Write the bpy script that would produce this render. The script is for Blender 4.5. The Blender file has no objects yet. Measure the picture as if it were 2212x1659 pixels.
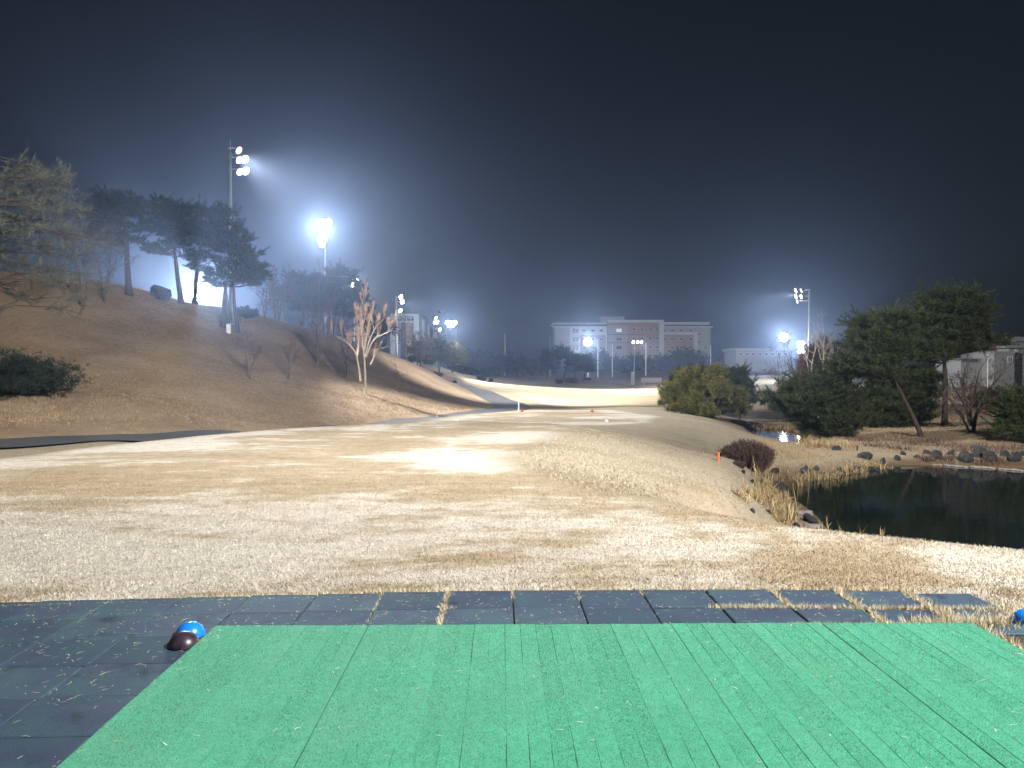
import bpy, math, random
import numpy as np
from mathutils import Vector, Matrix

R = math.radians
rnd = random.Random(7)
rng = np.random.default_rng(7)
scene = bpy.context.scene
col = scene.collection

# ------------------------------------------------------------------ camera
F, CX, CY = 1740.0, 1106.0, 829.5          # focal length and centre, in pixels of a 2212 x 1659 frame
PITCH = math.atan(24.5 / F)
CAMZ = 1.65
cam_d = bpy.data.cameras.new('camera')
cam = bpy.data.objects.new('camera', cam_d)
col.objects.link(cam)
cam.location = (0, 0, CAMZ)
cam.rotation_euler = (math.pi / 2 - PITCH, 0, 0)
cam_d.sensor_width = 36.0
cam_d.lens = F / 2212 * 36.0
cam_d.clip_start = 0.05
cam_d.clip_end = 5000
scene.camera = cam

# ------------------------------------------------------------------ night sky
SUN_EL, SUN_ROT = R(30), R(200)
world = bpy.data.worlds.new('World')
scene.world = world
world.use_nodes = True
nt = world.node_tree
nt.nodes.clear()
sky = nt.nodes.new('ShaderNodeTexSky')
sky.sky_type = 'NISHITA'
sky.sun_disc = False
sky.sun_elevation = SUN_EL
sky.sun_rotation = SUN_ROT
hs = nt.nodes.new('ShaderNodeHueSaturation')
hs.inputs['Saturation'].default_value = 1.0
bg = nt.nodes.new('ShaderNodeBackground')
bg.inputs['Strength'].default_value = 0.0019
wo = nt.nodes.new('ShaderNodeOutputWorld')
nt.links.new(sky.outputs[0], hs.inputs['Color'])
nt.links.new(hs.outputs[0], bg.inputs['Color'])
nt.links.new(bg.outputs[0], wo.inputs['Surface'])

scene.view_settings.view_transform = 'Standard'
scene.view_settings.look = 'None'
scene.view_settings.gamma = 1.0
scene.view_settings.exposure = 0.16
scene.view_settings.use_curve_mapping = False
cy = scene.cycles
cy.use_denoising = True
try:
    cy.denoiser = 'OPENIMAGEDENOISE'
except Exception:
    pass
cy.max_bounces = 5
cy.diffuse_bounces = 2
cy.glossy_bounces = 3
cy.transmission_bounces = 2
cy.volume_bounces = 0
cy.transparent_max_bounces = 4
cy.sample_clamp_indirect = 3.0
cy.caustics_reflective = False
cy.caustics_refractive = False

HAZE_DENSITY = 0.00088
HAZE_G = 0.84

# flood light powers (watts) of the masts and the added building fill, one line each so the light is tuned here
POWER = dict(key_near=54000, key_far=52000, key_right=115000, key_left=125000, hill=380000, hill_tee=165000, hill_left=36000, crest=105000, pines=10000,
             slope=18000, gap_left=80000, gap_right=15000, mound=27000, fairway=36000, building_fill=380000, away=26000,
             right_a=26000, right_b=19000, right_tall=430000)
COOL = (0.82, 0.90, 1.0)
NEUTRAL = (1.0, 0.975, 0.94)
WARM = (1.0, 0.86, 0.66)


def _ray(px, py):
    u = (px - CX) / F
    v = (CY - py) / F
    return u, math.cos(PITCH) + v * math.sin(PITCH), -math.sin(PITCH) + v * math.cos(PITCH)


def at(px, py, Y):
    d = _ray(px, py)
    t = Y / d[1]
    return Vector((d[0] * t, Y, CAMZ + d[2] * t))


def on_z(px, py, z):
    d = _ray(px, py)
    t = (z - CAMZ) / d[2]
    return Vector((d[0] * t, d[1] * t, z))


# zoomed crops of the reference -> frame pixels
def R1(x, y): return (x * .2728, 274.3 + y * .2728)
def R2(x, y): return (493.7 + x * .1984, 493.7 + y * .1984)
def R3(x, y): return (822.9 + x * .1984, 603.5 + y * .1984)
def R4(x, y): return (1152.0 + x * .1984, 603.5 + y * .1984)
def R5(x, y): return (1426.4 + x * .1984, 768.0 + y * .1984)
def R6(x, y): return (1700.7 + x * .2315, 603.5 + y * .2315)
def R7(x, y): return (1426.4 + x * .3551, 932.6 + y * .3551)


# ------------------------------------------------------------------ object helpers
def mesh_from(name, verts, faces, mat=None, smooth=False):
    """verts (n,3); faces: an (m,3|4) array, or a list of such arrays"""
    me = bpy.data.meshes.new(name)
    verts = np.asarray(verts, dtype=np.float32)
    fl = faces if isinstance(faces, list) else [faces]
    fl = [np.asarray(f, dtype=np.int32) for f in fl if len(f)]
    loops = np.concatenate([f.ravel() for f in fl])
    sizes = np.concatenate([np.full(len(f), f.shape[1], dtype=np.int32) for f in fl])
    starts = np.concatenate([[0], np.cumsum(sizes)[:-1]]).astype(np.int32)
    me.vertices.add(len(verts))
    me.vertices.foreach_set('co', verts.ravel())
    me.loops.add(len(loops))
    me.loops.foreach_set('vertex_index', loops)
    me.polygons.add(len(sizes))
    me.polygons.foreach_set('loop_start', starts)
    me.polygons.foreach_set('loop_total', sizes)
    me.polygons.foreach_set('use_smooth', np.full(len(sizes), bool(smooth)))
    me.update(calc_edges=True)
    me.validate()
    if mat is not None:
        me.materials.append(mat)
    return me


class MB:
    """collects pieces (arrays of verts, faces) into one mesh"""
    def __init__(self):
        self.v, self.q, self.t, self.n = [], [], [], 0

    def add(self, v, f):
        v = np.asarray(v, dtype=np.float64).reshape(-1, 3)
        f = np.asarray(f, dtype=np.int64)
        (self.q if f.shape[1] == 4 else self.t).append(f + self.n)
        self.v.append(v)
        self.n += len(v)
        return self

    def box(self, x0, x1, y0, y1, z0, z1):
        v = [(x, y, z) for x in (x0, x1) for y in (y0, y1) for z in (z0, z1)]
        f = [(0, 1, 3, 2), (4, 6, 7, 5), (0, 4, 5, 1), (2, 3, 7, 6), (0, 2, 6, 4), (1, 5, 7, 3)]
        return self.add(v, f)

    def tube(self, pts, rad, sides=6, cap=True):
        pts = np.asarray([tuple(p) for p in pts], dtype=np.float64)
        n = len(pts)
        rad = np.broadcast_to(np.asarray(rad, dtype=np.float64), (n,))
        tan = np.gradient(pts, axis=0)
        tan /= np.linalg.norm(tan, axis=1)[:, None] + 1e-9
        ref = np.array([0.31, 0.95, 0.05]) if abs(tan[0][2]) > .5 else np.array([0.05, 0.1, 1.0])
        a = np.cross(tan, ref)
        a /= np.linalg.norm(a, axis=1)[:, None] + 1e-9
        b = np.cross(tan, a)
        th = np.arange(sides) * 2 * math.pi / sides
        ring = (a[:, None, :] * np.cos(th)[None, :, None] + b[:, None, :] * np.sin(th)[None, :, None]) * rad[:, None, None]
        v = (pts[:, None, :] + ring).reshape(-1, 3)
        i = np.arange(n - 1)[:, None] * sides
        j = np.arange(sides)[None, :]
        k = (j + 1) % sides
        f = np.stack([i + j, i + k, i + sides + k, i + sides + j], -1).reshape(-1, 4)
        self.add(v, f)
        if cap and sides >= 3:
            base = self.n - len(v)
            for r0 in (0, (n - 1) * sides):
                c = np.array([[base + r0, base + r0 + m, base + r0 + m + 1] for m in range(1, sides - 1)])
                self.t.append(c)
        return self

    def lathe(self, prof, sides=24, origin=(0, 0, 0), matrix=None):
        """prof: list of (radius, z)"""
        prof = np.asarray(prof, dtype=np.float64)
        th = np.arange(sides) * 2 * math.pi / sides
        v = np.stack([prof[:, 0][:, None] * np.cos(th), prof[:, 0][:, None] * np.sin(th),
                      np.repeat(prof[:, 1][:, None], sides, 1)], -1).reshape(-1, 3)
        if matrix is not None:
            m = np.array(matrix.to_3x3())
            v = v @ m.T
        v = v + np.asarray(origin)
        n = len(prof)
        i = np.arange(n - 1)[:, None] * sides
        j = np.arange(sides)[None, :]
        k = (j + 1) % sides
        f = np.stack([i + j, i + k, i + sides + k, i + sides + j], -1).reshape(-1, 4)
        return self.add(v, f)

    def build(self, name, mat, parent=None, smooth=False):
        v = np.concatenate(self.v)
        fs = []
        if self.q: fs.append(np.concatenate(self.q))
        if self.t: fs.append(np.concatenate(self.t))
        return obj(name, v, fs, mat, parent, smooth)


def obj(name, verts, faces, mat, parent=None, smooth=False):
    """world-space verts; when parented the mesh is stored relative to the root"""
    verts = np.asarray(verts, dtype=np.float64)
    off = np.zeros(3)
    p = parent
    while p is not None:
        off = off + np.array(p.location)
        p = p.parent
    me = mesh_from(name, verts - off, faces, mat, smooth)
    o = bpy.data.objects.new(name, me)
    col.objects.link(o)
    if parent is not None:
        o.parent = parent
    return o


def put(name, me, loc, parent=None, rot=(0, 0, 0), scale=(1, 1, 1)):
    o = bpy.data.objects.new(name, me)
    col.objects.link(o)
    o.location, o.rotation_euler, o.scale = loc, rot, scale
    if parent is not None:
        o.parent = parent
    return o


def tag(o, label=None, cat=None, group=None, kind=None):
    if label: o['label'] = label
    if cat: o['category'] = cat
    if group: o['group'] = group
    if kind: o['kind'] = kind
    return o


def thing(name, label, cat, loc=(0, 0, 0), group=None):
    o = bpy.data.objects.new(name, None)
    o.empty_display_size = .2
    col.objects.link(o)
    o.location = loc
    return tag(o, label, cat, group)


def copy_tree(o, loc, scale=1.0, rz=0.0, label=None, group=None):
    c = o.copy()
    col.objects.link(c)
    c.location = loc
    c.scale = (scale,) * 3 if not isinstance(scale, tuple) else scale
    c.rotation_euler = (0, 0, rz)
    if label: c['label'] = label
    if group: c['group'] = group
    for ch in o.children:
        d = ch.copy()
        col.objects.link(d)
        d.parent = c
    return c


# ------------------------------------------------------------------ materials
def new_mat(name):
    m = bpy.data.materials.new(name)
    m.use_nodes = True
    t = m.node_tree
    return m, t, t.nodes['Principled BSDF'], t.nodes, t.links


def ramp(nodes, stops):
    r = nodes.new('ShaderNodeValToRGB')
    el = r.color_ramp.elements
    while len(el) > 1: el.remove(el[-1])
    el[0].position = stops[0][0]
    el[0].color = (*stops[0][1], 1)
    for p, c in stops[1:]:
        e = el.new(p)
        e.color = (*c, 1)
    return r


def noise(nodes, links, scale, detail=4, rough=.55, vec=None, dist=0.0):
    n = nodes.new('ShaderNodeTexNoise')
    n.inputs['Scale'].default_value = scale
    n.inputs['Detail'].default_value = detail
    n.inputs['Roughness'].default_value = rough
    n.inputs['Distortion'].default_value = dist
    if vec is not None:
        links.new(vec, n.inputs['Vector'])
    return n


def mixc(nodes, links, fac, a, b, mode='MIX'):
    m = nodes.new('ShaderNodeMix')
    m.data_type = 'RGBA'
    m.blend_type = mode
    for s, v in ((m.inputs[0], fac), (m.inputs[6], a), (m.inputs[7], b)):
        if isinstance(v, (int, float)):
            s.default_value = v
        elif isinstance(v, tuple):
            s.default_value = (*v, 1)
        else:
            links.new(v, s)
    return m.outputs[2]


def mapping(nodes, links, src, scale=(1, 1, 1), loc=(0, 0, 0), rot=(0, 0, 0)):
    m = nodes.new('ShaderNodeMapping')
    m.inputs['Scale'].default_value = scale
    m.inputs['Location'].default_value = loc
    m.inputs['Rotation'].default_value = rot
    links.new(src, m.inputs['Vector'])
    return m.outputs[0]


def math_n(nodes, links, op, a, b=None, clamp=False):
    m = nodes.new('ShaderNodeMath')
    m.operation = op
    m.use_clamp = clamp
    for s, v in ((m.inputs[0], a), (m.inputs[1], b)):
        if v is None: continue
        if isinstance(v, (int, float)): s.default_value = v
        else: links.new(v, s)
    return m.outputs[0]


def bump(nodes, links, bsdf, h, strength, dist):
    b = nodes.new('ShaderNodeBump')
    b.inputs['Strength'].default_value = strength
    b.inputs['Distance'].default_value = dist
    links.new(h, b.inputs['Height'])
    links.new(b.outputs[0], bsdf.inputs['Normal'])


def simple(name, c, rough=.8, var=.25, scale=3.0, metal=0.0, bmp=0.0, bdist=.02, spec=.3):
    """base colour with a worn, mottled variation in object space"""
    m, t, b, n, l = new_mat(name)
    tc = n.new('ShaderNodeTexCoord')
    nz = noise(n, l, scale, 5, .6, tc.outputs['Object'])
    lo = tuple(x * (1 - var) for x in c)
    hi = tuple(min(1, x * (1 + var)) for x in c)
    r = ramp(n, [(.3, lo), (.7, hi)])
    l.new(nz.outputs['Fac'], r.inputs[0])
    l.new(r.outputs[0], b.inputs['Base Color'])
    b.inputs['Roughness'].default_value = rough
    b.inputs['Metallic'].default_value = metal
    b.inputs['Specular IOR Level'].default_value = spec
    if bmp:
        n2 = noise(n, l, scale * 6, 4, .6, tc.outputs['Object'])
        bump(n, l, b, n2.outputs['Fac'], bmp, bdist)
    return m


def foliage(name, dark, light, trans=.25):
    """needles and leaves: every blade its own tone"""
    m, t, b, n, l = new_mat(name)
    g = n.new('ShaderNodeNewGeometry')
    r = ramp(n, [(0, dark), (.6, tuple((a + c) / 2 for a, c in zip(dark, light))), (1, light)])
    l.new(g.outputs['Random Per Island'], r.inputs[0])
    l.new(r.outputs[0], b.inputs['Base Color'])
    b.inputs['Roughness'].default_value = .7
    b.inputs['Specular IOR Level'].default_value = .2
    if trans:
        tr = n.new('ShaderNodeBsdfTranslucent')
        l.new(r.outputs[0], tr.inputs['Color'])
        mx = n.new('ShaderNodeMixShader')
        mx.inputs[0].default_value = trans
        l.new(b.outputs[0], mx.inputs[1])
        l.new(tr.outputs[0], mx.inputs[2])
        l.new(mx.outputs[0], n['Material Output'].inputs['Surface'])
    return m


def emitter(name, c, strength):
    m, t, b, n, l = new_mat(name)
    b.inputs['Base Color'].default_value = (.8, .8, .8, 1)
    b.inputs['Emission Color'].default_value = (*c, 1)
    b.inputs['Emission Strength'].default_value = strength
    m.cycles.emission_sampling = 'NONE'
    return m


TURF_X = 3.1
TEE_STOPS = [(.432, (.52, .48, .42)), (.466, (.475, .43, .36)), (.492, (.355, .295, .21)), (.55, (.315, .252, .168)), (.62, (.26, .20, .125))]


def pale_shift(n, l, comb):
    # frosted pale turf along the mown rim of the tees and beside the paving
    a = n.new('ShaderNodeAttribute')
    a.attribute_name = 'pale'
    return math_n(n, l, 'SUBTRACT', comb, math_n(n, l, 'MULTIPLY', a.outputs['Fac'], .085))


def turf_nodes(n, l, zone_rgb=None):
    """colour of the winter lawn from world position; returns colour socket and noise sockets"""
    g = n.new('ShaderNodeNewGeometry')
    pos = g.outputs['Position']
    mp = mapping(n, l, pos, (.17, .24, .3), (TURF_X, 1.7, 0))
    patch = noise(n, l, 1.0, 9, .66, mp, .5)
    mp2 = mapping(n, l, pos, (.9, 2.2, 1))
    streak = noise(n, l, 1.0, 5, .65, mp2)
    fine = noise(n, l, 30, 5, .75, pos)
    mid = noise(n, l, 4, 6, .75, pos)
    comb = math_n(n, l, 'ADD', math_n(n, l, 'MULTIPLY', patch.outputs['Fac'], .66),
                  math_n(n, l, 'ADD', math_n(n, l, 'MULTIPLY', streak.outputs['Fac'], .18),
                         math_n(n, l, 'MULTIPLY', fine.outputs['Fac'], .16)))
    return pos, comb, patch, streak, fine, mid


def make_turf():
    m, t, b, n, l = new_mat('winter_turf')
    pos, comb, patch, streak, fine, mid = turf_nodes(n, l)
    za = n.new('ShaderNodeAttribute')
    za.attribute_name = 'zone'
    sep = n.new('ShaderNodeSeparateColor')
    l.new(za.outputs['Color'], sep.inputs[0])
    zb = n.new('ShaderNodeAttribute')
    zb.attribute_name = 'bank'
    tee = ramp(n, TEE_STOPS)
    l.new(pale_shift(n, l, comb), tee.inputs[0])
    semi = ramp(n, [(.35, (.325, .285, .215)), (.65, (.27, .23, .165))])
    l.new(mid.outputs['Fac'], semi.inputs[0])
    dry = ramp(n, [(.40, (1.12, 1.10, 1.06)), (.5, (1, 1, 1)), (.58, (.80, .76, .68)), (.68, (.68, .62, .54))])
    l.new(comb, dry.inputs[0])
    semi_c = mixc(n, l, 1.0, semi.outputs[0], dry.outputs[0], 'MULTIPLY')
    fair = ramp(n, [(.35, (.56, .47, .32)), (.65, (.47, .385, .245))])
    l.new(streak.outputs['Fac'], fair.inputs[0])
    mp3 = mapping(n, l, pos, (.22, .22, .22))
    big = noise(n, l, 1, 6, .65, mp3, .4)
    hill = ramp(n, [(.3, (.37, .285, .195)), (.5, (.30, .222, .148)), (.7, (.215, .155, .10))])
    l.new(big.outputs['Fac'], hill.inputs[0])
    c = mixc(n, l, sep.outputs[1], semi_c, fair.outputs[0])
    c = mixc(n, l, sep.outputs[2], c, hill.outputs[0])
    c = mixc(n, l, sep.outputs[0], c, tee.outputs[0])
    bank = ramp(n, [(.35, (.17, .105, .055)), (.65, (.06, .04, .022))])
    l.new(mid.outputs['Fac'], bank.inputs[0])
    c = mixc(n, l, zb.outputs['Fac'], c, bank.outputs[0])
    # blades: fine light and dark strands
    fr = ramp(n, [(.3, (.55, .54, .52)), (.52, (1, 1, 1)), (.7, (1.3, 1.28, 1.2))])
    l.new(fine.outputs['Fac'], fr.inputs[0])
    c = mixc(n, l, 1.0, c, fr.outputs[0], 'MULTIPLY')
    fr2 = ramp(n, [(.3, (.68, .66, .62)), (.5, (1, 1, 1)), (.7, (1.14, 1.14, 1.13))])
    l.new(mid.outputs['Fac'], fr2.inputs[0])
    c = mixc(n, l, 1.0, c, fr2.outputs[0], 'MULTIPLY')
    l.new(c, b.inputs['Base Color'])
    b.inputs['Roughness'].default_value = .95
    b.inputs['Specular IOR Level'].default_value = .1
    h = math_n(n, l, 'ADD', fine.outputs['Fac'], math_n(n, l, 'MULTIPLY', mid.outputs['Fac'], 1.5))
    bump(n, l, b, h, .7, .05)
    return m


def make_blade(name='grass_blade', light=1.0):
    m, t, b, n, l = new_mat(name)
    pos, comb, patch, streak, fine, mid = turf_nodes(n, l)
    tee = ramp(n, [(p, tuple(x * .99 for x in c)) for p, c in TEE_STOPS])
    l.new(pale_shift(n, l, comb), tee.inputs[0])
    g = n.new('ShaderNodeNewGeometry')
    r = ramp(n, [(0, (.6, .58, .52)), (.6, (1, 1, 1)), (1, (1.2, 1.18, 1.1))])
    l.new(g.outputs['Random Per Island'], r.inputs[0])
    c = mixc(n, l, 1.0, tee.outputs[0], r.outputs[0], 'MULTIPLY')
    l.new(c, b.inputs['Base Color'])
    b.inputs['Roughness'].default_value = .8
    b.inputs['Specular IOR Level'].default_value = .2
    return m


def make_mat_turf():
    m, t, b, n, l = new_mat('green_artificial_turf')
    g = n.new('ShaderNodeNewGeometry')
    pos = g.outputs['Position']
    oi = n.new('ShaderNodeObjectInfo')
    fine = noise(n, l, 150, 3, .7, pos)
    mid = noise(n, l, 26, 4, .65, pos)
    big = noise(n, l, 2.2, 3, .5, pos)
    r = ramp(n, [(.28, (.012, .122, .064)), (.5, (.027, .26, .14)), (.75, (.075, .39, .22))])
    s = math_n(n, l, 'ADD', math_n(n, l, 'MULTIPLY', fine.outputs['Fac'], .6), math_n(n, l, 'MULTIPLY', mid.outputs['Fac'], .4))
    l.new(s, r.inputs[0])
    r2 = ramp(n, [(.3, (.86, .93, .95)), (.7, (1.12, 1.05, 1.1))])
    l.new(big.outputs['Fac'], r2.inputs[0])
    c = mixc(n, l, 1.0, r.outputs[0], r2.outputs[0], 'MULTIPLY')
    wear = noise(n, l, 1.1, 6, .7, pos, .8)
    wr = ramp(n, [(.5, (0, 0, 0)), (.72, (.55, .55, .55))])
    l.new(wear.outputs['Fac'], wr.inputs[0])
    c = mixc(n, l, wr.outputs[0], c, (.075, .235, .135))
    soil = noise(n, l, 7, 6, .75, pos)
    sr = ramp(n, [(.62, (0, 0, 0)), (.8, (.6, .6, .6))])
    l.new(soil.outputs['Fac'], sr.inputs[0])
    c = mixc(n, l, sr.outputs[0], c, (.05, .11, .055))
    r3 = ramp(n, [(0, (.96, .97, .98)), (1, (1.03, 1.03, 1.02))])
    l.new(oi.outputs['Random'], r3.inputs[0])
    c = mixc(n, l, 1.0, c, r3.outputs[0], 'MULTIPLY')
    l.new(c, b.inputs['Base Color'])
    b.inputs['Roughness'].default_value = .75
    b.inputs['Specular IOR Level'].default_value = .25
    b.inputs['Sheen Weight'].default_value = .25
    b.inputs['Sheen Roughness'].default_value = .5
    bump(n, l, b, s, .55, .006)
    return m


def make_rubber():
    m, t, b, n, l = new_mat('rubber_crumb_tile')
    g = n.new('ShaderNodeNewGeometry')
    pos = g.outputs['Position']
    oi = n.new('ShaderNodeObjectInfo')
    fine = noise(n, l, 180, 3, .75, pos)
    big = noise(n, l, 3.0, 5, .65, pos)
    r = ramp(n, [(.3, (.020, .030, .048)), (.55, (.040, .056, .084)), (.75, (.085, .11, .145))])
    l.new(fine.outputs['Fac'], r.inputs[0])
    g2 = ramp(n, [(.4, (.85, .85, 1.0)), (.62, (.85, 1.22, 1.05))])
    l.new(big.outputs['Fac'], g2.inputs[0])
    c = mixc(n, l, 1.0, r.outputs[0], g2.outputs[0], 'MULTIPLY')
    dust = noise(n, l, 1.6, 7, .75, pos, 1.0)
    dr = ramp(n, [(.5, (0, 0, 0)), (.75, (.5, .5, .5))])
    l.new(dust.outputs['Fac'], dr.inputs[0])
    c = mixc(n, l, dr.outputs[0], c, (.075, .095, .10))
    smut = noise(n, l, 3.3, 6, .7, pos)
    sm = ramp(n, [(.58, (1, 1, 1)), (.72, (.3, .28, .28))])
    l.new(smut.outputs['Fac'], sm.inputs[0])
    c = mixc(n, l, 1.0, c, sm.outputs[0], 'MULTIPLY')
    r3 = ramp(n, [(0, (.72, .78, .85)), (1, (1.2, 1.2, 1.15))])
    l.new(oi.outputs['Random'], r3.inputs[0])
    c = mixc(n, l, 1.0, c, r3.outputs[0], 'MULTIPLY')
    l.new(c, b.inputs['Base Color'])
    b.inputs['Roughness'].default_value = .72
    b.inputs['Specular IOR Level'].default_value = .35
    bump(n, l, b, fine.outputs['Fac'], .5, .004)
    return m


def make_asphalt():
    m, t, b, n, l = new_mat('asphalt')
    g = n.new('ShaderNodeNewGeometry')
    fine = noise(n, l, 30, 4, .7, g.outputs['Position'])
    big = noise(n, l, .7, 4, .6, g.outputs['Position'])
    r = ramp(n, [(.3, (.030, .032, .038)), (.7, (.062, .064, .070))])
    l.new(fine.outputs['Fac'], r.inputs[0])
    r2 = ramp(n, [(.3, (.8, .8, .8)), (.7, (1.2, 1.2, 1.2))])
    l.new(big.outputs['Fac'], r2.inputs[0])
    l.new(mixc(n, l, 1.0, r.outputs[0], r2.outputs[0], 'MULTIPLY'), b.inputs['Base Color'])
    b.inputs['Roughness'].default_value = .85
    bump(n, l, b, fine.outputs['Fac'], .3, .01)
    return m


def make_water():
    m, t, b, n, l = new_mat('pond_water')
    b.inputs['Base Color'].default_value = (.006, .010, .009, 1)
    b.inputs['Roughness'].default_value = .035
    b.inputs['IOR'].default_value = 1.33
    b.inputs['Specular IOR Level'].default_value = .5
    g = n.new('ShaderNodeNewGeometry')
    mp = mapping(n, l, g.outputs['Position'], (.8, 1.6, 1))
    nz = noise(n, l, 1.5, 3, .5, mp)
    bump(n, l, b, nz.outputs['Fac'], .06, .06)
    return m


M = {}
M['turf'] = make_turf()
M['blade'] = make_blade()
M['green'] = make_mat_turf()
M['rubber'] = make_rubber()
M['asphalt'] = make_asphalt()
M['water'] = make_water()
M['bed'] = simple('paving_bed_soil', (.05, .042, .032), .95, .4, 8)
M['straw'] = foliage('straw', (.42, .34, .20), (.80, .72, .55), 0)
M['reed'] = foliage('dry_reed', (.16, .11, .05), (.50, .39, .21), .1)
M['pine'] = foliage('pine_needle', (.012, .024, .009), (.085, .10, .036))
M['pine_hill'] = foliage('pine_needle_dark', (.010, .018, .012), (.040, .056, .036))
M['pine_gold'] = foliage('conifer_gold_needle', (.035, .050, .014), (.25, .215, .060))
M['wispy'] = foliage('soft_pine_needle', (.06, .066, .05), (.18, .185, .135), .45)
M['bark'] = simple('pine_bark', (.050, .038, .030), .95, .5, 4, bmp=.6, bdist=.05)
M['bark_grey'] = simple('grey_bark', (.10, .085, .072), .95, .4, 5, bmp=.5, bdist=.03)
M['bark_pale'] = simple('pale_bark', (.44, .37, .28), .9, .25, 5, bmp=.4, bdist=.03)
M['bark_birch'] = simple('birch_bark', (.42, .38, .34), .9, .3, 5)
M['twig'] = simple('twig', (.075, .055, .046), .95, .3, 5)
M['twig_orange'] = simple('orange_shoot', (.36, .235, .15), .9, .3, 5)
M['twig_purple'] = foliage('purple_brown_twig', (.045, .027, .022), (.135, .082, .060), 0)
M['rock'] = simple('dark_rock', (.036, .036, .038), .8, .6, 3.5, bmp=.8, bdist=.08)
M['galv'] = simple('galvanised_steel', (.38, .40, .43), .45, .15, 2, metal=.6)
M['dark_metal'] = simple('dark_metal', (.05, .055, .06), .5, .2, 2, metal=.5)
M['lens_cool'] = emitter('lamp_lens_cool', (.93, .97, 1), 40)
M['lens_warm'] = emitter('lamp_lens_warm', (1, .93, .80), 32)
M['lens_dim'] = emitter('lamp_lens_dim', (1, .97, .95), 2.5)
M['wood'] = simple('weathered_log', (.19, .18, .165), .9, .35, 6, bmp=.5, bdist=.02)
M['white'] = simple('white_paint', (.75, .75, .73), .6, .08, 4)
M['red'] = simple('red_paint', (.62, .07, .025), .6, .15, 4)
M['orange'] = simple('orange_paint', (.70, .12, .03), .6, .15, 4)

# ------------------------------------------------------------------ terrain
ZW = -2.3                                    # pond level


def seg_dist(x, y, poly, closed=True):
    """distance to a polyline and inside test, vectorised"""
    p = np.asarray(poly, dtype=np.float64)
    n = len(p)
    d = np.full(x.shape, 1e9)
    ins = np.zeros(x.shape, dtype=bool)
    for i in range(n if closed else n - 1):
        a, b = p[i], p[(i + 1) % n]
        ex, ey = b - a
        t = np.clip(((x - a[0]) * ex + (y - a[1]) * ey) / (ex * ex + ey * ey + 1e-12), 0, 1)
        d = np.minimum(d, np.hypot(x - a[0] - t * ex, y - a[1] - t * ey))
        if closed:
            c = (a[1] > y) != (b[1] > y)
            with np.errstate(divide='ignore', invalid='ignore'):
                xi = a[0] + (y - a[1]) / (b[1] - a[1] + 1e-15) * ex
            ins ^= c & (x < xi)
    return d, ins


def sdf(x, y, poly):
    d, ins = seg_dist(x, y, poly)
    return np.where(ins, -d, d)


def sstep(a, b, x):
    t = np.clip((x - a) / (b - a), 0, 1)
    return t * t * (3 - 2 * t)


def xy(px, py, z):
    v = on_z(px, py, z)
    return (v.x, v.y)


TEE = [xy(0, 990, 0), xy(220, 962, 0), xy(430, 940, 0), xy(620, 925, 0), xy(800, 915, 0), xy(1000, 911, 0), xy(1170, 913, 0), xy(1225, 924, 0),
       xy(1150, 955, 0), xy(1095, 980, 0), xy(1105, 1010, 0), xy(1200, 1050, 0), xy(1400, 1092, 0), xy(1640, 1132, 0),
       xy(1900, 1160, 0), xy(2212, 1192, 0), (7.5, 6.4), (11, 5.0), (16, 2), (16, -14), (-18, -14), (-16, 4), (-12, 11.5)]
Z2 = -0.62
TEE2 = [xy(900, 911, Z2), xy(1010, 896, Z2), xy(1130, 887, Z2), xy(1330, 886, Z2), xy(1420, 899, Z2), xy(1405, 912, Z2), xy(1320, 919, Z2),
        xy(1180, 918, Z2), (-2.6, 33.0), (-5.0, 35.0)]
POND = [xy(1700, 1037, ZW), xy(1688, 1056, ZW), xy(1706, 1078, ZW), xy(1735, 1098, ZW), xy(1757, 1117, ZW), xy(1775, 1142, ZW), xy(1800, 1172, ZW),
        (7.6, 15.3), (10, 13.2), (14, 12.2), (21, 12.5), (28, 17), (31, 25), (28, 31.5), xy(2400, 1012, ZW), xy(2212, 1012, ZW),
        xy(2100, 1008, ZW), xy(2000, 1004, ZW), xy(1930, 1004, ZW), xy(1885, 1013, ZW), xy(1830, 1023, ZW), xy(1770, 1030, ZW)]
POOL = [xy(1575, 940, ZW), xy(1640, 960, ZW), xy(1745, 972, ZW), xy(1752, 955, ZW), xy(1735, 936, ZW), xy(1700, 926, ZW), xy(1640, 924, ZW), xy(1600, 927, ZW)]
PATH = [(-34, 10.0), (-24, 19.0), (-19.5, 22.5), (-15.9, 25.2), (-12.6, 30), (-10.0, 36), (-7.6, 41), (-5.4, 45.5), (-2.6, 53), (-0.6, 60), (0.15, 66), (-0.5, 73), (-1.6, 80), (-3.1, 88), (-5.7, 100), (-8.3, 112), (-12, 126)]

CTRL = []


def cp(px, py, Y):
    v = at(px, py, Y)
    CTRL.append((v.x, v.y, v.z))


def cz(px, Y, z):
    CTRL.append(((px - CX) / F * Y, Y, z))


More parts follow.
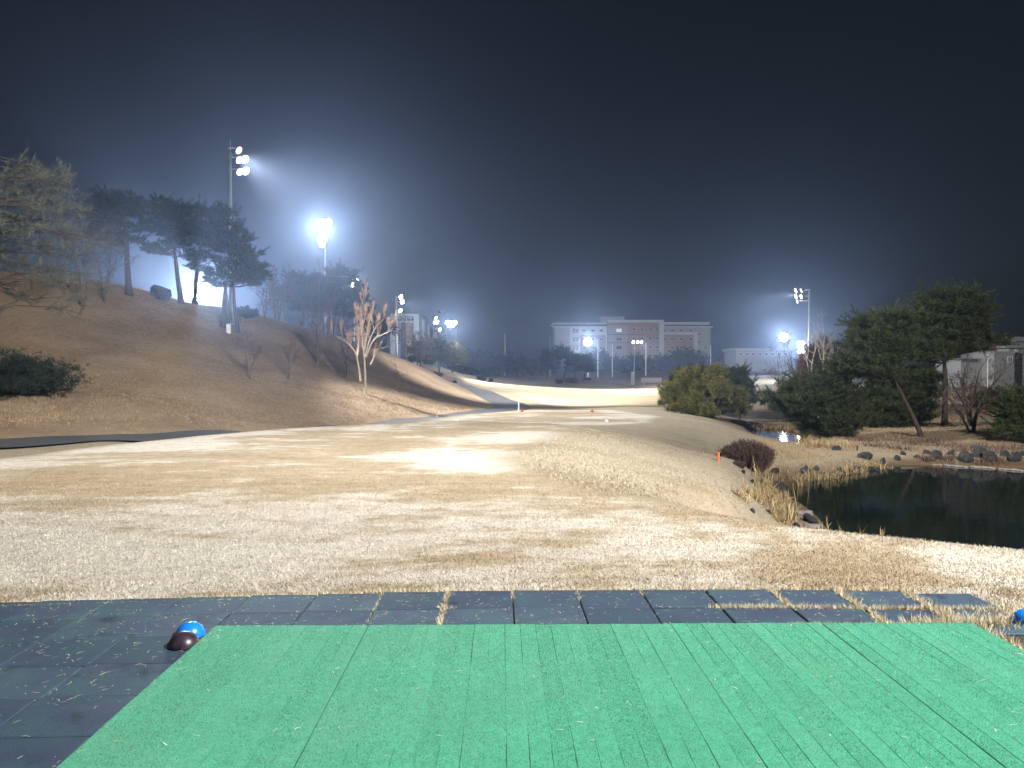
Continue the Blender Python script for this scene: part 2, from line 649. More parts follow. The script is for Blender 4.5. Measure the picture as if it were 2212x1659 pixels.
# the hill on the left: foot, slope, crest, back
for a in [(-250, 960, 25), (0, 940, 28), (0, 850, 36), (0, 750, 44), (0, 650, 50), (0, 590, 56), (-300, 560, 52), (-300, 760, 38),
          (150, 935, 30), (150, 850, 37.5), (150, 750, 46), (150, 660, 52), (150, 602, 57),
          (300, 929, 32), (300, 850, 39), (300, 750, 48), (300, 680, 54), (300, 632, 58.5), (395, 657, 61),
          (500, 919, 37), (500, 850, 44), (500, 760, 53), (500, 700, 61), (500, 669, 66), (600, 692, 70),
          (700, 906, 42), (700, 850, 50), (690, 788, 60), (700, 740, 68), (690, 716, 75), (780, 742, 80),
          (850, 900, 47), (860, 852, 58), (850, 803, 72), (850, 768, 86), (920, 798, 95),
          (950, 890, 53), (950, 856, 67), (950, 814, 98), (985, 829, 104)]:
    cp(*a)
for a in [(0, 75, 7.0), (0, 110, -3), (-300, 80, 6), (300, 80, 3.5), (300, 112, -4), (500, 88, 1.5), (500, 118, -4), (432, 110, -4), (690, 96, 1.5), (690, 125, -1.5),
          (765, 125, -1), (850, 108, 1.5), (850, 130, .5), (950, 122, .5), (200, 200, 0), (600, 220, 0), (-300, 200, 0)]:
    cz(*a)
# foot path
for x, y in PATH[2:]:
    z = {22.5: -.6, 25.2: -.62, 30: -.84, 36: -1.5, 41: -1.75, 45.5: -1.65, 53: -1.2, 60: -1.15, 66: -1.2, 73: -1.15, 80: -1.02, 88: -.82, 100: -.42, 112: -.1, 126: .2}[y]
    CTRL.append((x, y, z))
    CTRL.append((x + 2.5, y + 1, z + .02))
# fairway and the mounds behind it
for a in [(1120, 868, 76), (1200, 884, 62), (1200, 868, 82), (1150, 851, 98), (1060, 842, 104), (1100, 836, 130), (1020, 830, 122),
          (1250, 850, 105), (1250, 841, 135), (1350, 862, 90), (1350, 845, 122), (1430, 880, 64), (1440, 868, 80), (1440, 852, 105), (1380, 836, 150), (1500, 850, 110),
          (1300, 886, 58), (1450, 885, 56),
          (930, 790, 142), (1000, 808, 152), (1090, 813, 165), (1200, 813, 168), (1290, 823, 175), (1370, 832, 172), (1440, 838, 178), (1050, 826, 145), (1180, 826, 150)]:
    cp(*a)
for a in [(950, 190, 0), (1100, 210, -1), (1250, 215, -1.5), (1400, 230, -1.5), (1100, 260, 0), (1400, 280, 1.5), (1500, 200, -1)]:
    cz(*a)
# right of the tees, down to the ponds
for a in [(1300, 930, 32), (1420, 925, 37.5), (1500, 930, 40), (1580, 940, 41.5), (1650, 953, 42), (1750, 968, 39.5), (1850, 985, 36), (1600, 1000, 25), (1700, 995, 33),
          (1450, 980, 22.4), (1350, 965, 22.3), (1300, 1000, 17), (1200, 1000, 15.6), (1200, 960, 20.6), (1500, 1040, 16.7), (1400, 1040, 15.0), (1560, 1070, 15.8), (1300, 1040, 13.3),
          (1550, 905, 50), (1500, 890, 56)]:
    cp(*a)
for a in [(1640, 12, -1.3), (1640, 15, -1.75), (1900, 11, -1.7), (2212, 9.5, -1.3), (2212, 12, -2.3), (1590, 27, -1.65), (1610, 21, -1.35), (1665, 22.5, -2.05), (1800, 14, -2.3)]:
    cz(*a)
# far side of the ponds
for a in [(1640, 905, 66), (1700, 893, 70), (1750, 940, 47), (1800, 945, 46), (1990, 945, 43.5), (2040, 920, 50), (2105, 932, 44), (2212, 940, 43), (2100, 965, 39), (1900, 960, 41.5),
          (2100, 885, 72), (2212, 885, 70), (1950, 890, 68), (1660, 860, 92), (1660, 835, 118), (1600, 815, 160), (1740, 815, 150), (2000, 850, 110), (2212, 855, 105)]:
    cp(*a)
for a in [(1650, 230, 1.5), (1900, 180, .5), (2212, 170, .5), (2500, 40, -1.6), (2500, 80, -1.2), (2500, 150, .5)]:
    cz(*a)
for t in (-.95, -.7, -.4, -.15, .1, .35, .6, .9):
    CTRL.append((330 * math.sin(t), 330 * math.cos(t), 3.0))
    CTRL.append((600 * math.sin(t), 600 * math.cos(t), 6.0))
    CTRL.append((1000 * math.sin(t), 1000 * math.cos(t), 7.0))
for x, y, z in [(-14, 14, -.6), (-16, 10, -.5), (-9, 27, -.95), (-12, 21, -.85), (-6, 32, -1.15), (6, 40, -1.0)]:
    CTRL.append((x, y, z))

C = np.array(CTRL)


def warp(x, y):
    th = np.clip(np.arctan2(x, y), -1.0, 1.0)
    return th * 2.2, np.log(np.maximum(np.hypot(x, y), 1.0))


ca_, cb_ = warp(C[:, 0], C[:, 1])


def tps(r2):
    return np.where(r2 > 1e-12, .5 * r2 * np.log(r2 + 1e-20), 0)


n_ = len(C)
K = tps((ca_[:, None] - ca_[None]) ** 2 + (cb_[:, None] - cb_[None]) ** 2) + np.eye(n_) * 2e-5
P_ = np.stack([np.ones(n_), ca_, cb_], 1)
A_ = np.block([[K, P_], [P_.T, np.zeros((3, 3))]])
W_ = np.linalg.solve(A_, np.concatenate([C[:, 2], np.zeros(3)]))


def lumps(x, y):
    return (np.sin(x * .9 + np.sin(y * .7) * 1.3) * np.sin(y * .8 + 1.1) * .5 + np.sin(x * 2.1 + y * 1.3) * .22 + np.sin(x * .31 - y * .27 + 2) * .7)


def H(x, y):
    x = np.asarray(x, dtype=np.float64)
    y = np.asarray(y, dtype=np.float64)
    sh = x.shape
    x, y = x.ravel(), y.ravel()
    a, b = warp(x, y)
    z = np.empty(len(x))
    for s in range(0, len(x), 20000):
        e = slice(s, s + 20000)
        k = tps((a[e, None] - ca_) ** 2 + (b[e, None] - cb_) ** 2)
        z[e] = k @ W_[:n_] + W_[n_] + W_[n_ + 1] * a[e] + W_[n_ + 2] * b[e]
    r = np.hypot(x, y)
    z = z + lumps(x, y) * .05 * sstep(14, 40, r)
    z = z + .38 * np.sin(y * .155 + .035 * x + 1.6 * np.sin(x * .05)) * sstep(66, 82, y) * (1 - sstep(140, 165, y)) * sstep(-4, 8, x - np.interp(y, [60, 80, 100, 126], [2, -1, -5, -10]))
    # behind the viewer the tee plateau simply goes on
    back = sstep(4, -12, y)
    z = z * (1 - back)
    d1 = sdf(x, y, TEE)
    z = z * sstep(-.2, 3.2, d1) + (1 - sstep(-.2, 3.2, d1)) * (lumps(x * .5, y * .5) * .012 * sstep(7, 12, r))
    d2 = sdf(x, y, TEE2)
    w2 = 1 - sstep(-.2, 6.5, d2)
    z = z * (1 - w2) + w2 * (Z2 + lumps(x * .5, y * .5) * .02)
    d = np.minimum(sdf(x, y, POND), sdf(x, y, POOL))
    lo = ZW + .06 + .22 * np.minimum(np.maximum(d, 0), 1.2)
    z = np.where((d > 0) & (r < 90), np.maximum(z, lo), z)
    z = np.where(d <= 0, ZW + .06 - np.minimum(-d, 2.5) * .5, z)
    return z.reshape(sh)


def h1(x, y):
    return float(H(np.array([x]), np.array([y]))[0])


def ground(px, Y):
    x = (px - CX) / F * Y
    return Vector((x, Y, h1(x, Y)))


def pale_at(x, y, d1, d2):
    rim = sstep(-3.2, -.4, d1 + lumps(x * 1.3, y * 1.3) * .6) * (d1 < 1.5) * sstep(9, 13, np.hypot(x, y))
    rim2 = sstep(-2.0, -.3, d2 + lumps(x * 1.3, y * 1.3) * .5) * (d2 < 1.5)
    right = sstep(-.5, 3.5, x - .15 * (y - 6)) * (1 - sstep(15, 20, y))
    near = (1 - sstep(6.2, 7.6, y)) * .5 * sstep(-3, -1, x)
    return np.clip(np.maximum(np.maximum(rim * .55, rim2 * .8), np.maximum(right * .4, near * .5)), 0, 1)


def at_ground(px, py, y0=13.5, y1=90.0):
    """first place where the sight line of a frame point meets the terrain"""
    ys = np.geomspace(y0, y1, 600)
    d = _ray(px, py)
    t = ys / d[1]
    x, z = d[0] * t, CAMZ + d[2] * t
    h = np.maximum(H(x, ys), ZW)
    k = np.nonzero(z <= h)[0]
    k = int(k[0]) if len(k) else len(ys) - 1
    return Vector((x[k], ys[k], h[k]))


def slope_y(px, py):
    return at_ground(px, py, 29.0, 110.0).y


def build_ground():
    th = np.concatenate([np.linspace(-math.pi, -.78, 45)[:-1], np.linspace(-.78, .78, 521)[:-1], np.linspace(.78, math.pi, 45)[:-1]])
    r = np.concatenate([np.geomspace(.25, 4, 12)[:-1], np.geomspace(4, 62, 270)[:-1], np.geomspace(62, 260, 120)[:-1], np.geomspace(260, 1000, 24)])
    T, Rr = np.meshgrid(th, r)
    x, y = Rr * np.sin(T), Rr * np.cos(T)
    z = H(x, y)
    nr, nt_ = x.shape
    v = np.stack([x, y, z], -1).reshape(-1, 3)
    i = np.arange(nr - 1)[:, None] * nt_
    j = np.arange(nt_)[None]
    k = (j + 1) % nt_
    q = np.stack([i + j, i + nt_ + j, i + nt_ + k, i + k], -1).reshape(-1, 4)[:, ::-1]
    v = np.concatenate([v, [[0, 0, 0]]])
    c = len(v) - 1
    t = np.stack([np.full(nt_, c), np.arange(nt_), (np.arange(nt_) + 1) % nt_], -1)[:, ::-1]
    o = obj('ground', v, [q, t], M['turf'], None, True)
    x, y = v[:, 0], v[:, 1]
    wob = lumps(x * 1.7, y * 1.7) * .5
    d1, d2 = sdf(x, y, TEE), sdf(x, y, TEE2)
    tee = np.maximum(1 - sstep(-.6, .5, d1 + wob * .5), 1 - sstep(-.6, .3, d2 + wob * .4))
    px = np.interp(y, [p[1] for p in PATH], [p[0] for p in PATH])
    rr = np.hypot(x, y)
    hill = np.where(y > 10, sstep(1.5, -2.0, x - px), sstep(-14, -19, x))
    hill = np.maximum(hill, sstep(150, 160, rr + wob * 4 + np.maximum(0, x) * .12))
    dp = np.minimum(sdf(x, y, POND), sdf(x, y, POOL))
    right = sstep(34, 40, y - 0 * x) * sstep(0, 6, x - np.interp(y, [34, 42, 50, 60, 75, 95, 120], [13.5, 15.2, 14.2, 13.0, 14.0, 20, 27]))
    right = right * (1 - sstep(75, 92, y))
    hill = np.maximum(hill, right * .85)
    # mown fairway beyond the forward tee
    fl = np.interp(y, [55, 62, 70, 80, 92, 105, 120, 150], [12, 6, 4.0, 2.4, 0.4, -3.0, -6.5, -10])
    fair = sstep(-1.2, .6, x - fl + wob * .4) * sstep(56, 62, y) * (1 - hill)
    bank = (1 - sstep(.1, 1.7, dp + wob * .7)) * .9
    col4 = np.stack([tee, fair, hill, np.ones_like(tee)], -1).astype(np.float32)
    a = o.data.attributes.new('zone', 'FLOAT_COLOR', 'POINT')
    a.data.foreach_set('color', col4.ravel())
    a = o.data.attributes.new('pale', 'FLOAT', 'POINT')
    a.data.foreach_set('value', pale_at(x, y, d1, d2).astype(np.float32))
    a = o.data.attributes.new('bank', 'FLOAT', 'POINT')
    a.data.foreach_set('value', bank.astype(np.float32))
    return tag(o, 'dry tan winter turf rolling from the tee up the hill', kind='structure')


build_ground()

wv = np.array([(0.5, 10, ZW), (60, 10, ZW), (60, 62, ZW), (0.5, 62, ZW)], dtype=float)
tag(obj('pond_water', wv, np.array([[0, 1, 2, 3]]), M['water']), 'still dark water of the two ponds', kind='structure')


def strip(name, pts, width, lift, mat, samples=160):
    """a sheet laid along a smoothed line on the terrain"""
    p = np.array(pts, dtype=float)
    t = np.concatenate([[0], np.cumsum(np.hypot(*np.diff(p, axis=0).T))])
    s = np.linspace(0, t[-1], samples)
    x = np.interp(s, t, p[:, 0])
    y = np.interp(s, t, p[:, 1])
    for _ in range(12):
        x[1:-1] = (x[:-2] + 2 * x[1:-1] + x[2:]) / 4
        y[1:-1] = (y[:-2] + 2 * y[1:-1] + y[2:]) / 4
    tx, ty = np.gradient(x), np.gradient(y)
    ln = np.hypot(tx, ty)
    nx, ny = -ty / ln, tx / ln
    cols = 9
    o = np.linspace(-.5, .5, cols)
    X = x[:, None] + nx[:, None] * o * width
    Y = y[:, None] + ny[:, None] * o * width
    zz = H(X, Y)
    Z = .5 * zz + .5 * zz.mean(1, keepdims=True) + lift
    Z = np.maximum(Z, zz + lift * .6)
    v = np.stack([X, Y, Z], -1).reshape(-1, 3)
    i = np.arange(samples - 1)[:, None] * cols
    j = np.arange(cols - 1)[None]
    f = np.stack([i + j, i + j + 1, i + cols + j + 1, i + cols + j], -1).reshape(-1, 4)[:, ::-1]
    return obj(name, v, f, mat, None, True)


tag(strip('cart_path', PATH, 3.0, .05, M['asphalt'], 260), 'dark asphalt cart path along the foot of the hill', kind='structure')

# ------------------------------------------------------------------ rubber paving and turf mats
YAW = 23.0 / F


def loc2w(x, y):
    c, s = math.cos(YAW), math.sin(YAW)
    return x * c - y * s, x * s + y * c


def pave_y(x):
    """the far edge bends towards the viewer at both ends"""
    return float(np.interp(x, [-4.2, -2.4, -1.6, -.9, 0, 2.0, 2.6, 3.4], [-.33, -.16, -.10, -.05, 0, .0, -.035, -.16]))


TW, TD, TG = .478, .452, .008
bedm = MB()
gx = np.linspace(-5.2, 3.9, 20)
for i in range(len(gx) - 1):
    a, b = gx[i], gx[i + 1]
    ya, yb = 6.0 + pave_y(a) - .03, 6.0 + pave_y(b) - .03
    pts = [loc2w(a, -1.5), loc2w(b, -1.5), loc2w(b, yb), loc2w(a, ya)]
    if a > 3.1: continue
    bedm.add([(x, y, .004) for x, y in pts], [(0, 1, 2, 3)])
paving = tag(bedm.build('paving', M['bed']), 'dark rubber tile paving around the green mats', kind='structure')


def tile_mesh():
    mb = MB()
    x, y, c = TW / 2 - TG / 2, TD / 2 - TG / 2, .006
    top, bot = .024, .005
    v = [(-x, -y, bot), (x, -y, bot), (x, y, bot), (-x, y, bot), (-x, -y, top - c), (x, -y, top - c), (x, y, top - c), (-x, y, top - c),
         (-x + c, -y + c, top), (x - c, -y + c, top), (x - c, y - c, top), (-x + c, y - c, top)]
    f = [(0, 1, 5, 4), (1, 2, 6, 5), (2, 3, 7, 6), (3, 0, 4, 7), (4, 5, 9, 8), (5, 6, 10, 9), (6, 7, 11, 10), (7, 4, 8, 11), (8, 9, 10, 11)]
    mb.add(v, f)
    v = np.concatenate(mb.v)
    return mesh_from('rubber_tile', v, mb.q[0], M['rubber'])


tile_me = tile_mesh()
TILES = []
for row in range(10):
    for k in range(-11, 7):
        xc = .083 + .478 * (k + .5)
        yc = 6.0 - TD * (row + .5) + pave_y(xc)
        if row >= 2 and xc > -1.70 and xc < 3.2:
            continue                      # under the mats
        if xc > 3.25 and row < 1: continue
        if xc > 3.1 and row == 1: xc -= .03
        if row >= 2 and xc > 3.2: xc, yc = xc + .06, yc - .05
        gapx = .012 * max(0, xc - 1.2)
        rot = YAW + rnd.uniform(-.006, .006) + (.03 if xc < -1.8 else 0)
        wx, wy = loc2w(xc + gapx, yc - (.012 if row == 1 else 0) * max(0, min(1, xc)))
        o = put('rubber_tile', tile_me, (wx, wy, rnd.uniform(-.0015, .002)), paving, (rnd.uniform(-.003, .003), rnd.uniform(-.003, .003), rot))
        TILES.append((wx, wy))


# five mats, each made of ten glued strips
def strip_mesh(w, length):
    x, c = w / 2, .0016
    top, bot = .052, .026
    ys = np.linspace(0, length, 40)
    j = np.random.default_rng(3).normal(0, .0006, (40, 2))
    prof = [(-x, bot), (-x, top - c), (-x + c, top), (x - c, top), (x, top - c), (x, bot)]
    v = []
    for i, y in enumerate(ys):
        for k, (a, z) in enumerate(prof):
            v.append((a + j[i, 0 if k < 3 else 1], y, z))
    n = len(prof)
    f = [(i * n + k, i * n + k + 1, (i + 1) * n + k + 1, (i + 1) * n + k) for i in range(39) for k in range(n - 1)]
    m = len(v)
    v += [(a, length, z) for a, z in prof]
    t = [(m + 0, m + 1, m + 5), (m + 1, m + 4, m + 5), (m + 1, m + 2, m + 4), (m + 2, m + 3, m + 4)]
    return mesh_from('turf_strip', np.array(v), [np.array(f)[:, ::-1], np.array(t)[:, ::-1]], M['green'])


MAT_X = [-1.80, -.84, .117, 1.077, 2.04, 3.0]
MAT_Y0, MAT_Y1 = -1.2, 5.09
ORD = ['leftmost green turf mat, in front of the black and blue domes', 'second green turf mat from the left, with a wide dark seam on its left',
       'middle green turf mat, third of the five from either side', 'fourth green turf mat from the left, between two long seams',
       'rightmost green turf mat, beside the tufts of dry grass']
strip_me = strip_mesh((MAT_X[1] - MAT_X[0] - .003) / 10, MAT_Y1 - MAT_Y0)
for i in range(5):
    x0, x1 = MAT_X[i], MAT_X[i + 1]
    e = thing('turf_mat', ORD[i], 'turf mat', (*loc2w((x0 + x1) / 2, MAT_Y0), 0), 'green tee mats laid side by side')
    e.rotation_euler = (0, 0, YAW + (-.0008 if i == 4 else 0) + (.0008 if i == 0 else 0))
    w = (x1 - x0 - .003) / 10
    for k in range(10):
        dx = -(x1 - x0) / 2 + .0015 + w * (k + .5)
        gap = rnd.choice([0, 0, 0, .0012]) * (1 if i in (1, 2) else .5)
        put('turf_strip', strip_me, (dx + gap, rnd.uniform(-.004, .004) + (.01 if i == 3 else 0), rnd.uniform(-.0006, .0006)), e, (0, 0, rnd.uniform(-.0001, .0001)))

# the pile of the mats: short upright fibres
M['fibre'] = foliage('turf_fibre', (.012, .165, .088), (.08, .365, .215), .15)
gp = np.random.default_rng(41)
npl = 80000
pb = np.stack([gp.uniform(-.478, .478, npl), MAT_Y1 - MAT_Y0 - 2.3 * gp.uniform(0, 1, npl) ** 1.0, np.full(npl, .0505)], 1)
pd = np.array([0, 0, 1.0]) + gp.normal(0, .55, (npl, 3))
pd[:, 2] = abs(pd[:, 2]) + .25
pd /= np.linalg.norm(pd, axis=1)[:, None]
pp = np.cross(pd, gp.normal(0, 1, (npl, 3)))
pp = pp / np.linalg.norm(pp, axis=1)[:, None] * .0011
pt = pb + pd * gp.uniform(.003, .0085, (npl, 1))
pile_me = mesh_from('pile', np.stack([pb - pp, pb + pp, pt], 1).reshape(-1, 3), np.arange(npl * 3).reshape(-1, 3), M['fibre'])
for e in [o for o in col.objects if o.name.startswith('turf_mat')]:
    put('pile', pile_me, (0, 0, 0), e)['kind'] = 'stuff'

# ------------------------------------------------------------------ dome tee markers
M['blue'] = simple('blue_plastic', (.010, .17, .62), .28, .08, 10, spec=.5)
M['purple_black'] = simple('worn_dark_plastic', (.030, .020, .030), .33, .5, 22, spec=.5)


def dome(name, label, px, py, r, mat, notches=0, rot=0.0, tilt=0.0):
    p = on_z(px, py, .022)
    e = thing(name, label, 'tee marker', (p.x, p.y, .024 if tilt == 0 else .026), 'dome tee markers on the paving')
    seg, rings = 48, 14
    th = np.arange(seg) * 2 * math.pi / seg
    v = []
    for i in range(rings + 1):
        a = i / rings * math.pi / 2
        rr, z = r * math.cos(a), r * .93 * math.sin(a)
        for t in th:
            lift = 0
            if notches and i == 0:
                s = (t * notches / (2 * math.pi)) % 1
                lift = .022 * max(0, 1 - abs(s - .5) / .16)
            v.append((max(rr, .0005) * math.cos(t), max(rr, .0005) * math.sin(t), z + lift))
    f = [(i * seg + k, i * seg + (k + 1) % seg, (i + 1) * seg + (k + 1) % seg, (i + 1) * seg + k) for i in range(rings) for k in range(seg)]
    me = mesh_from('shell', np.array(v), np.array(f), mat, True)
    sm = put('shell', me, (0, 0, 0), e, (tilt, 0, rot))
    md = sm.modifiers.new('wall', 'SOLIDIFY')
    md.thickness = .004
    mb = MB().lathe([(r * 1.0, .0), (r * 1.035, .0), (r * 1.035, .004), (r * .99, .008)], 48) if not notches else MB().lathe([(.006, r * .925), (.005, r * .935), (.0005, r * .938)], 12)
    v2 = np.concatenate(mb.v)
    me2 = mesh_from('rim', v2, mb.q[0], mat, True)
    put('rim' if not notches else 'cap', me2, (0, 0, 0), e, (tilt, 0, rot))
    return e


dome('tee_marker', 'shiny blue plastic dome just behind the black dome', 411, 1372, .088, M['blue'])
dome('tee_marker', 'dark purple-black dome with notched rim beside the mat corner', 397, 1396, .091, M['purple_black'], 5, .45)
dome('tee_marker', 'blue plastic dome in the dry grass at the right edge', 2219, 1345, .092, M['blue'])

# ------------------------------------------------------------------ flood light masts
def aim(o, target):
    d = Vector(target) - o.location
    o.rotation_euler = d.to_track_quat('-Z', 'Y').to_euler()


def lamp_mesh(lens_mat_name):
    body = MB().lathe([(.02, .34), (.13, .33), (.15, .24), (.17, .16), (.30, .02), (.33, -.02), (.335, -.05), (.315, -.05)], 20)
    lens = MB().lathe([(.30, -.03), (.22, -.055), (.10, -.07), (.002, -.075)], 20)
    return (mesh_from('lamp_housing', np.concatenate(body.v), body.q[0], M['dark_metal'], True),
            mesh_from('lens', np.concatenate(lens.v), lens.q[0], M[lens_mat_name], True))


LAMP = {k: lamp_mesh(k) for k in ('lens_cool', 'lens_warm', 'lens_dim')}
SPOTS = []


def mast(label, base, top_z, heads, target, power, color=COOL, cone=110, blend=.8, rod=0.0, radius=.10, lens='lens_cool', lamp_size=1.0, arm_dir=None, cabinet=None, head_target=None):
    """heads: list of (dz from top, sideways offset, lens kind or None)"""
    e = thing('floodlight_mast', label, 'light mast', base, 'floodlight masts around the course')
    bx, by, bz = base
    mb = MB()
    mb.tube([(bx, by, bz - .3), (bx, by, (bz + top_z) / 2), (bx, by, top_z)], [radius * 1.25, radius, radius * .75], 10)
    mb.build('pole', M['galv'], e, True)
    if rod:
        MB().tube([(bx, by, top_z), (bx, by, top_z + rod)], [.02, .012], 5).build('lightning_rod', M['galv'], e)
    MB().lathe([(radius * 2.2, 0), (radius * 2.2, .04), (radius * 1.3, .06)], 10, (bx, by, bz)).build('base_plate', M['galv'], e)
    tv = Vector(target) - Vector((bx, by, top_z))
    fw = Vector((tv.x, tv.y, 0)).normalized()
    sd = Vector((fw.y, -fw.x, 0))
    ad = Vector(arm_dir).normalized() if arm_dir else sd
    rows = sorted({h[0] for h in heads})
    for dz in rows:
        offs = [h[1] for h in heads if h[0] == dz]
        lo, hi = min(min(offs), 0) - .15, max(max(offs), 0) + .15
        a, b = Vector((bx, by, top_z + dz)) + ad * lo, Vector((bx, by, top_z + dz)) + ad * hi
        MB().tube([a, b], [.05, .05], 6).build('crossarm', M['galv'], e)
    q = (Vector(head_target) - Vector((bx, by, top_z)) if head_target else tv).to_track_quat('-Z', 'Y')
    for dz, so, lk in heads:
        p = Vector((bx, by, top_z + dz)) + ad * so + fw * .42 - Vector((0, 0, .1))
        hb, hl = LAMP[lk or lens]
        h = put('lamp_head', hb, p - Vector(base), e, q.to_euler(), (lamp_size,) * 3)
        put('lens', hl, (0, 0, 0), h)
    ld = bpy.data.lights.new('floodlight', 'SPOT')
    ld.energy = power
    ld.color = color
    ld.spot_size = R(cone)
    ld.spot_blend = blend
    ld.shadow_soft_size = .35
    lo = bpy.data.objects.new('floodlight', ld)
    col.objects.link(lo)
    dzm = sum(h[0] for h in heads) / max(1, len(heads))
    lo.location = (bx, by, top_z + dzm)
    som = sum(h[1] for h in heads) / max(1, len(heads))
    lo.location = Vector(lo.location) + ad * som + fw * .75
    aim(lo, target)
    lo.location = Vector(lo.location) - Vector(base)
    lo.parent = e
    SPOTS.append(lo)
    return e


def extra_spot(e, world_pos, target, power, color, cone, blend=.8, soft=.35):
    ld = bpy.data.lights.new('floodlight', 'SPOT')
    ld.energy, ld.color, ld.spot_size, ld.spot_blend, ld.shadow_soft_size = power, color, R(cone), blend, soft
    lo = bpy.data.objects.new('floodlight', ld)
    col.objects.link(lo)
    lo.location = world_pos
    aim(lo, target)
    lo.location = Vector(world_pos) - Vector(e.location)
    lo.parent = e
    return lo


def zpx(py, Y):
    return at(CX, py, Y).z


def gb(px, Y):
    v = ground(px, Y)
    return (v.x, v.y, v.z)


H2 = [(0, -.5, None), (0, .5, None), (-1.1, -.5, None), (-1.1, .5, None)]
# the mast that lights the tee stands beside the viewer
key = mast('tall floodlight mast beside the tee, behind the viewer', (15.0, -2.0, h1(15, -2)), 17.0,
           [(0, -.9, None), (0, 0, None), (0, .9, None), (-1.1, -.9, None), (-1.1, 0, None), (-1.1, .9, None)], (0.5, 7, 0), POWER['key_near'], NEUTRAL, 95, 1.0)
extra_spot(key, (14.6, -1.2, 16.4), (-1, 30, -1), POWER['key_far'], NEUTRAL, 84, 1.0)
extra_spot(key, (15.2, -1.2, 16.4), (22, 43, 1), POWER['key_right'], NEUTRAL, 52, 1.0)
extra_spot(key, (14.4, -1.2, 16.4), (-24, 43, 1), POWER['key_left'], NEUTRAL, 62, 1.0)
b = gb(500, 61)
hill_mast = mast('tall floodlight mast standing among the pines on the hillside', b, zpx(330, 61), [(.35, .25, 'lens_dim'), (-.35, .3, None), (-.35, .75, None), (-1.25, .35, None), (-1.25, .85, None)],
     (21, 100, -1), POWER['hill'], NEUTRAL, 62, .9, rod=1.0, radius=.12, arm_dir=(1, -.25, 0), lamp_size=.95, head_target=(16, 46, -8))
extra_spot(hill_mast, (b[0] + .9, b[1] - .6, zpx(345, 61)), (8, 47, -.5), POWER['hill_tee'], NEUTRAL, 66, 1.0)
b = gb(703, 104)
mast('glaring floodlight mast rising behind the left pine grove', b, zpx(480, 104), [(0, -0.8, None), (0, 0, None), (0, 0.6, None), (-0.7, -0.3, None), (-0.7, 0.4, None), (-1.4, 0.1, None), (-2.2, -0.1, None), (-2.2, 0.5, None), (-2.8, 0.2, None)],
     (-42, 40, 6), POWER['hill_left'], COOL, 150, .8, radius=.11, lamp_size=1.25)  # extra enlarged heads stacked to imitate a tall blob of glare
b = gb(432, 108)
mast('floodlight glaring just over the crest of the hill', b, zpx(630, 108), [(0.0, 0.0, None), (0.29, 0.69, None), (0.74, 0.09, None), (0.45, -0.6, None), (-0.29, -0.69, None), (-0.74, -0.09, None), (-0.45, 0.6, None)], (-22, 42, 6.0), POWER['crest'], COOL, 150, .8, lamp_size=1.7)  # oversized heads ringed to imitate round bloom, not a real fixture layout
b = gb(765, 122)
mast('warm floodlight half hidden in the pine crowns', b, zpx(605, 122), [(0, -0.3, None), (0, 0.35, None), (-0.7, 0, None), (-2.4, -0.2, 'lens_warm'), (-4.6, 0, 'lens_warm')], (-10, 60, 0), POWER['pines'], WARM, 120, .9, lens='lens_warm', lamp_size=1.3)
b = gb(857, 112)
mast('floodlight mast on the ridge in front of the left building', b, zpx(640, 112), [(0, .3, None), (-.7, .5, None), (-1.9, .2, None)], (8, 92, -1), POWER['slope'], NEUTRAL, 80, .9, lens='lens_warm', arm_dir=(1, 0, 0))
b = gb(937, 140)
mast('floodlight mast with warm cluster above the left shrubs', b, zpx(686, 140), [(0, 0, None), (-.7, -.2, None), (-.7, .3, None), (-2.0, .7, None)], (12, 126, -1), POWER['gap_left'], NEUTRAL, 80, .9, lens='lens_warm', arm_dir=(1, 0, 0))
b = gb(974, 165)
mast('floodlight mast right of the warm cluster, broad white glare', b, zpx(696, 165), [(0, -0.8, None), (0, 0, None), (0, 0.8, None), (-0.6, -0.35, None), (-0.6, 0.4, None)], (0, 100, -1), POWER['gap_right'], COOL, 130, .9, lamp_size=1.15)  # heads added side by side to widen the core of the glare
b = gb(966, 176)
mast('mast turned away, small dim lamps above the broad glare', b, zpx(672, 176), [(0, -1.6, 'lens_dim'), (0, .2, 'lens_dim'), (-2.4, .3, 'lens_dim'), (-5.5, -.3, 'lens_dim')], (-26, 210, 8), POWER['away'], COOL, 60, .9, radius=.12, arm_dir=(1, 0, 0))
b = gb(1270, 205)
mast('floodlight glaring beside the slim pines before the long building', b, zpx(738, 205), [(0.0, 0.0, None), (0.25, 0.6, None), (0.65, 0.08, None), (0.39, -0.52, None), (-0.25, -0.6, None), (-0.65, -0.08, None), (-0.39, 0.52, None)], (0, 110, -1), POWER['mound'], COOL, 140, .9, lamp_size=1.25)  # made-up ring of heads standing in for round lens bloom
b = gb(1370, 168)
lone_mast = mast('thin floodlight mast standing alone before the long building', b, zpx(738, 168), [(0, -.5, None), (0, .4, None), (0, 1.2, None)], (36, 152, -1), POWER['fairway'], NEUTRAL, 80, .9, lens='lens_warm', radius=.13, arm_dir=(1, 0, 0))
extra_spot(lone_mast, (b[0], b[1] + .6, zpx(738, 168)), (42, 330, 14), POWER['building_fill'], NEUTRAL, 66, .9)  # added fill spot to brighten the long building; no lamp head faces it
b = gb(1693, 168)
mast('round white floodlight glare left of the birches', b, zpx(728, 168), [(0.0, 0.0, None), (0.23, 0.55, None), (0.6, 0.07, None), (0.36, -0.48, None), (-0.23, -0.55, None), (-0.6, -0.07, None), (-0.36, 0.48, None)], (18, 90, -1), POWER['right_a'], COOL, 140, .9, lamp_size=1.15)  # ring layout invented so the lenses merge into one round glare
b = gb(1730, 144)
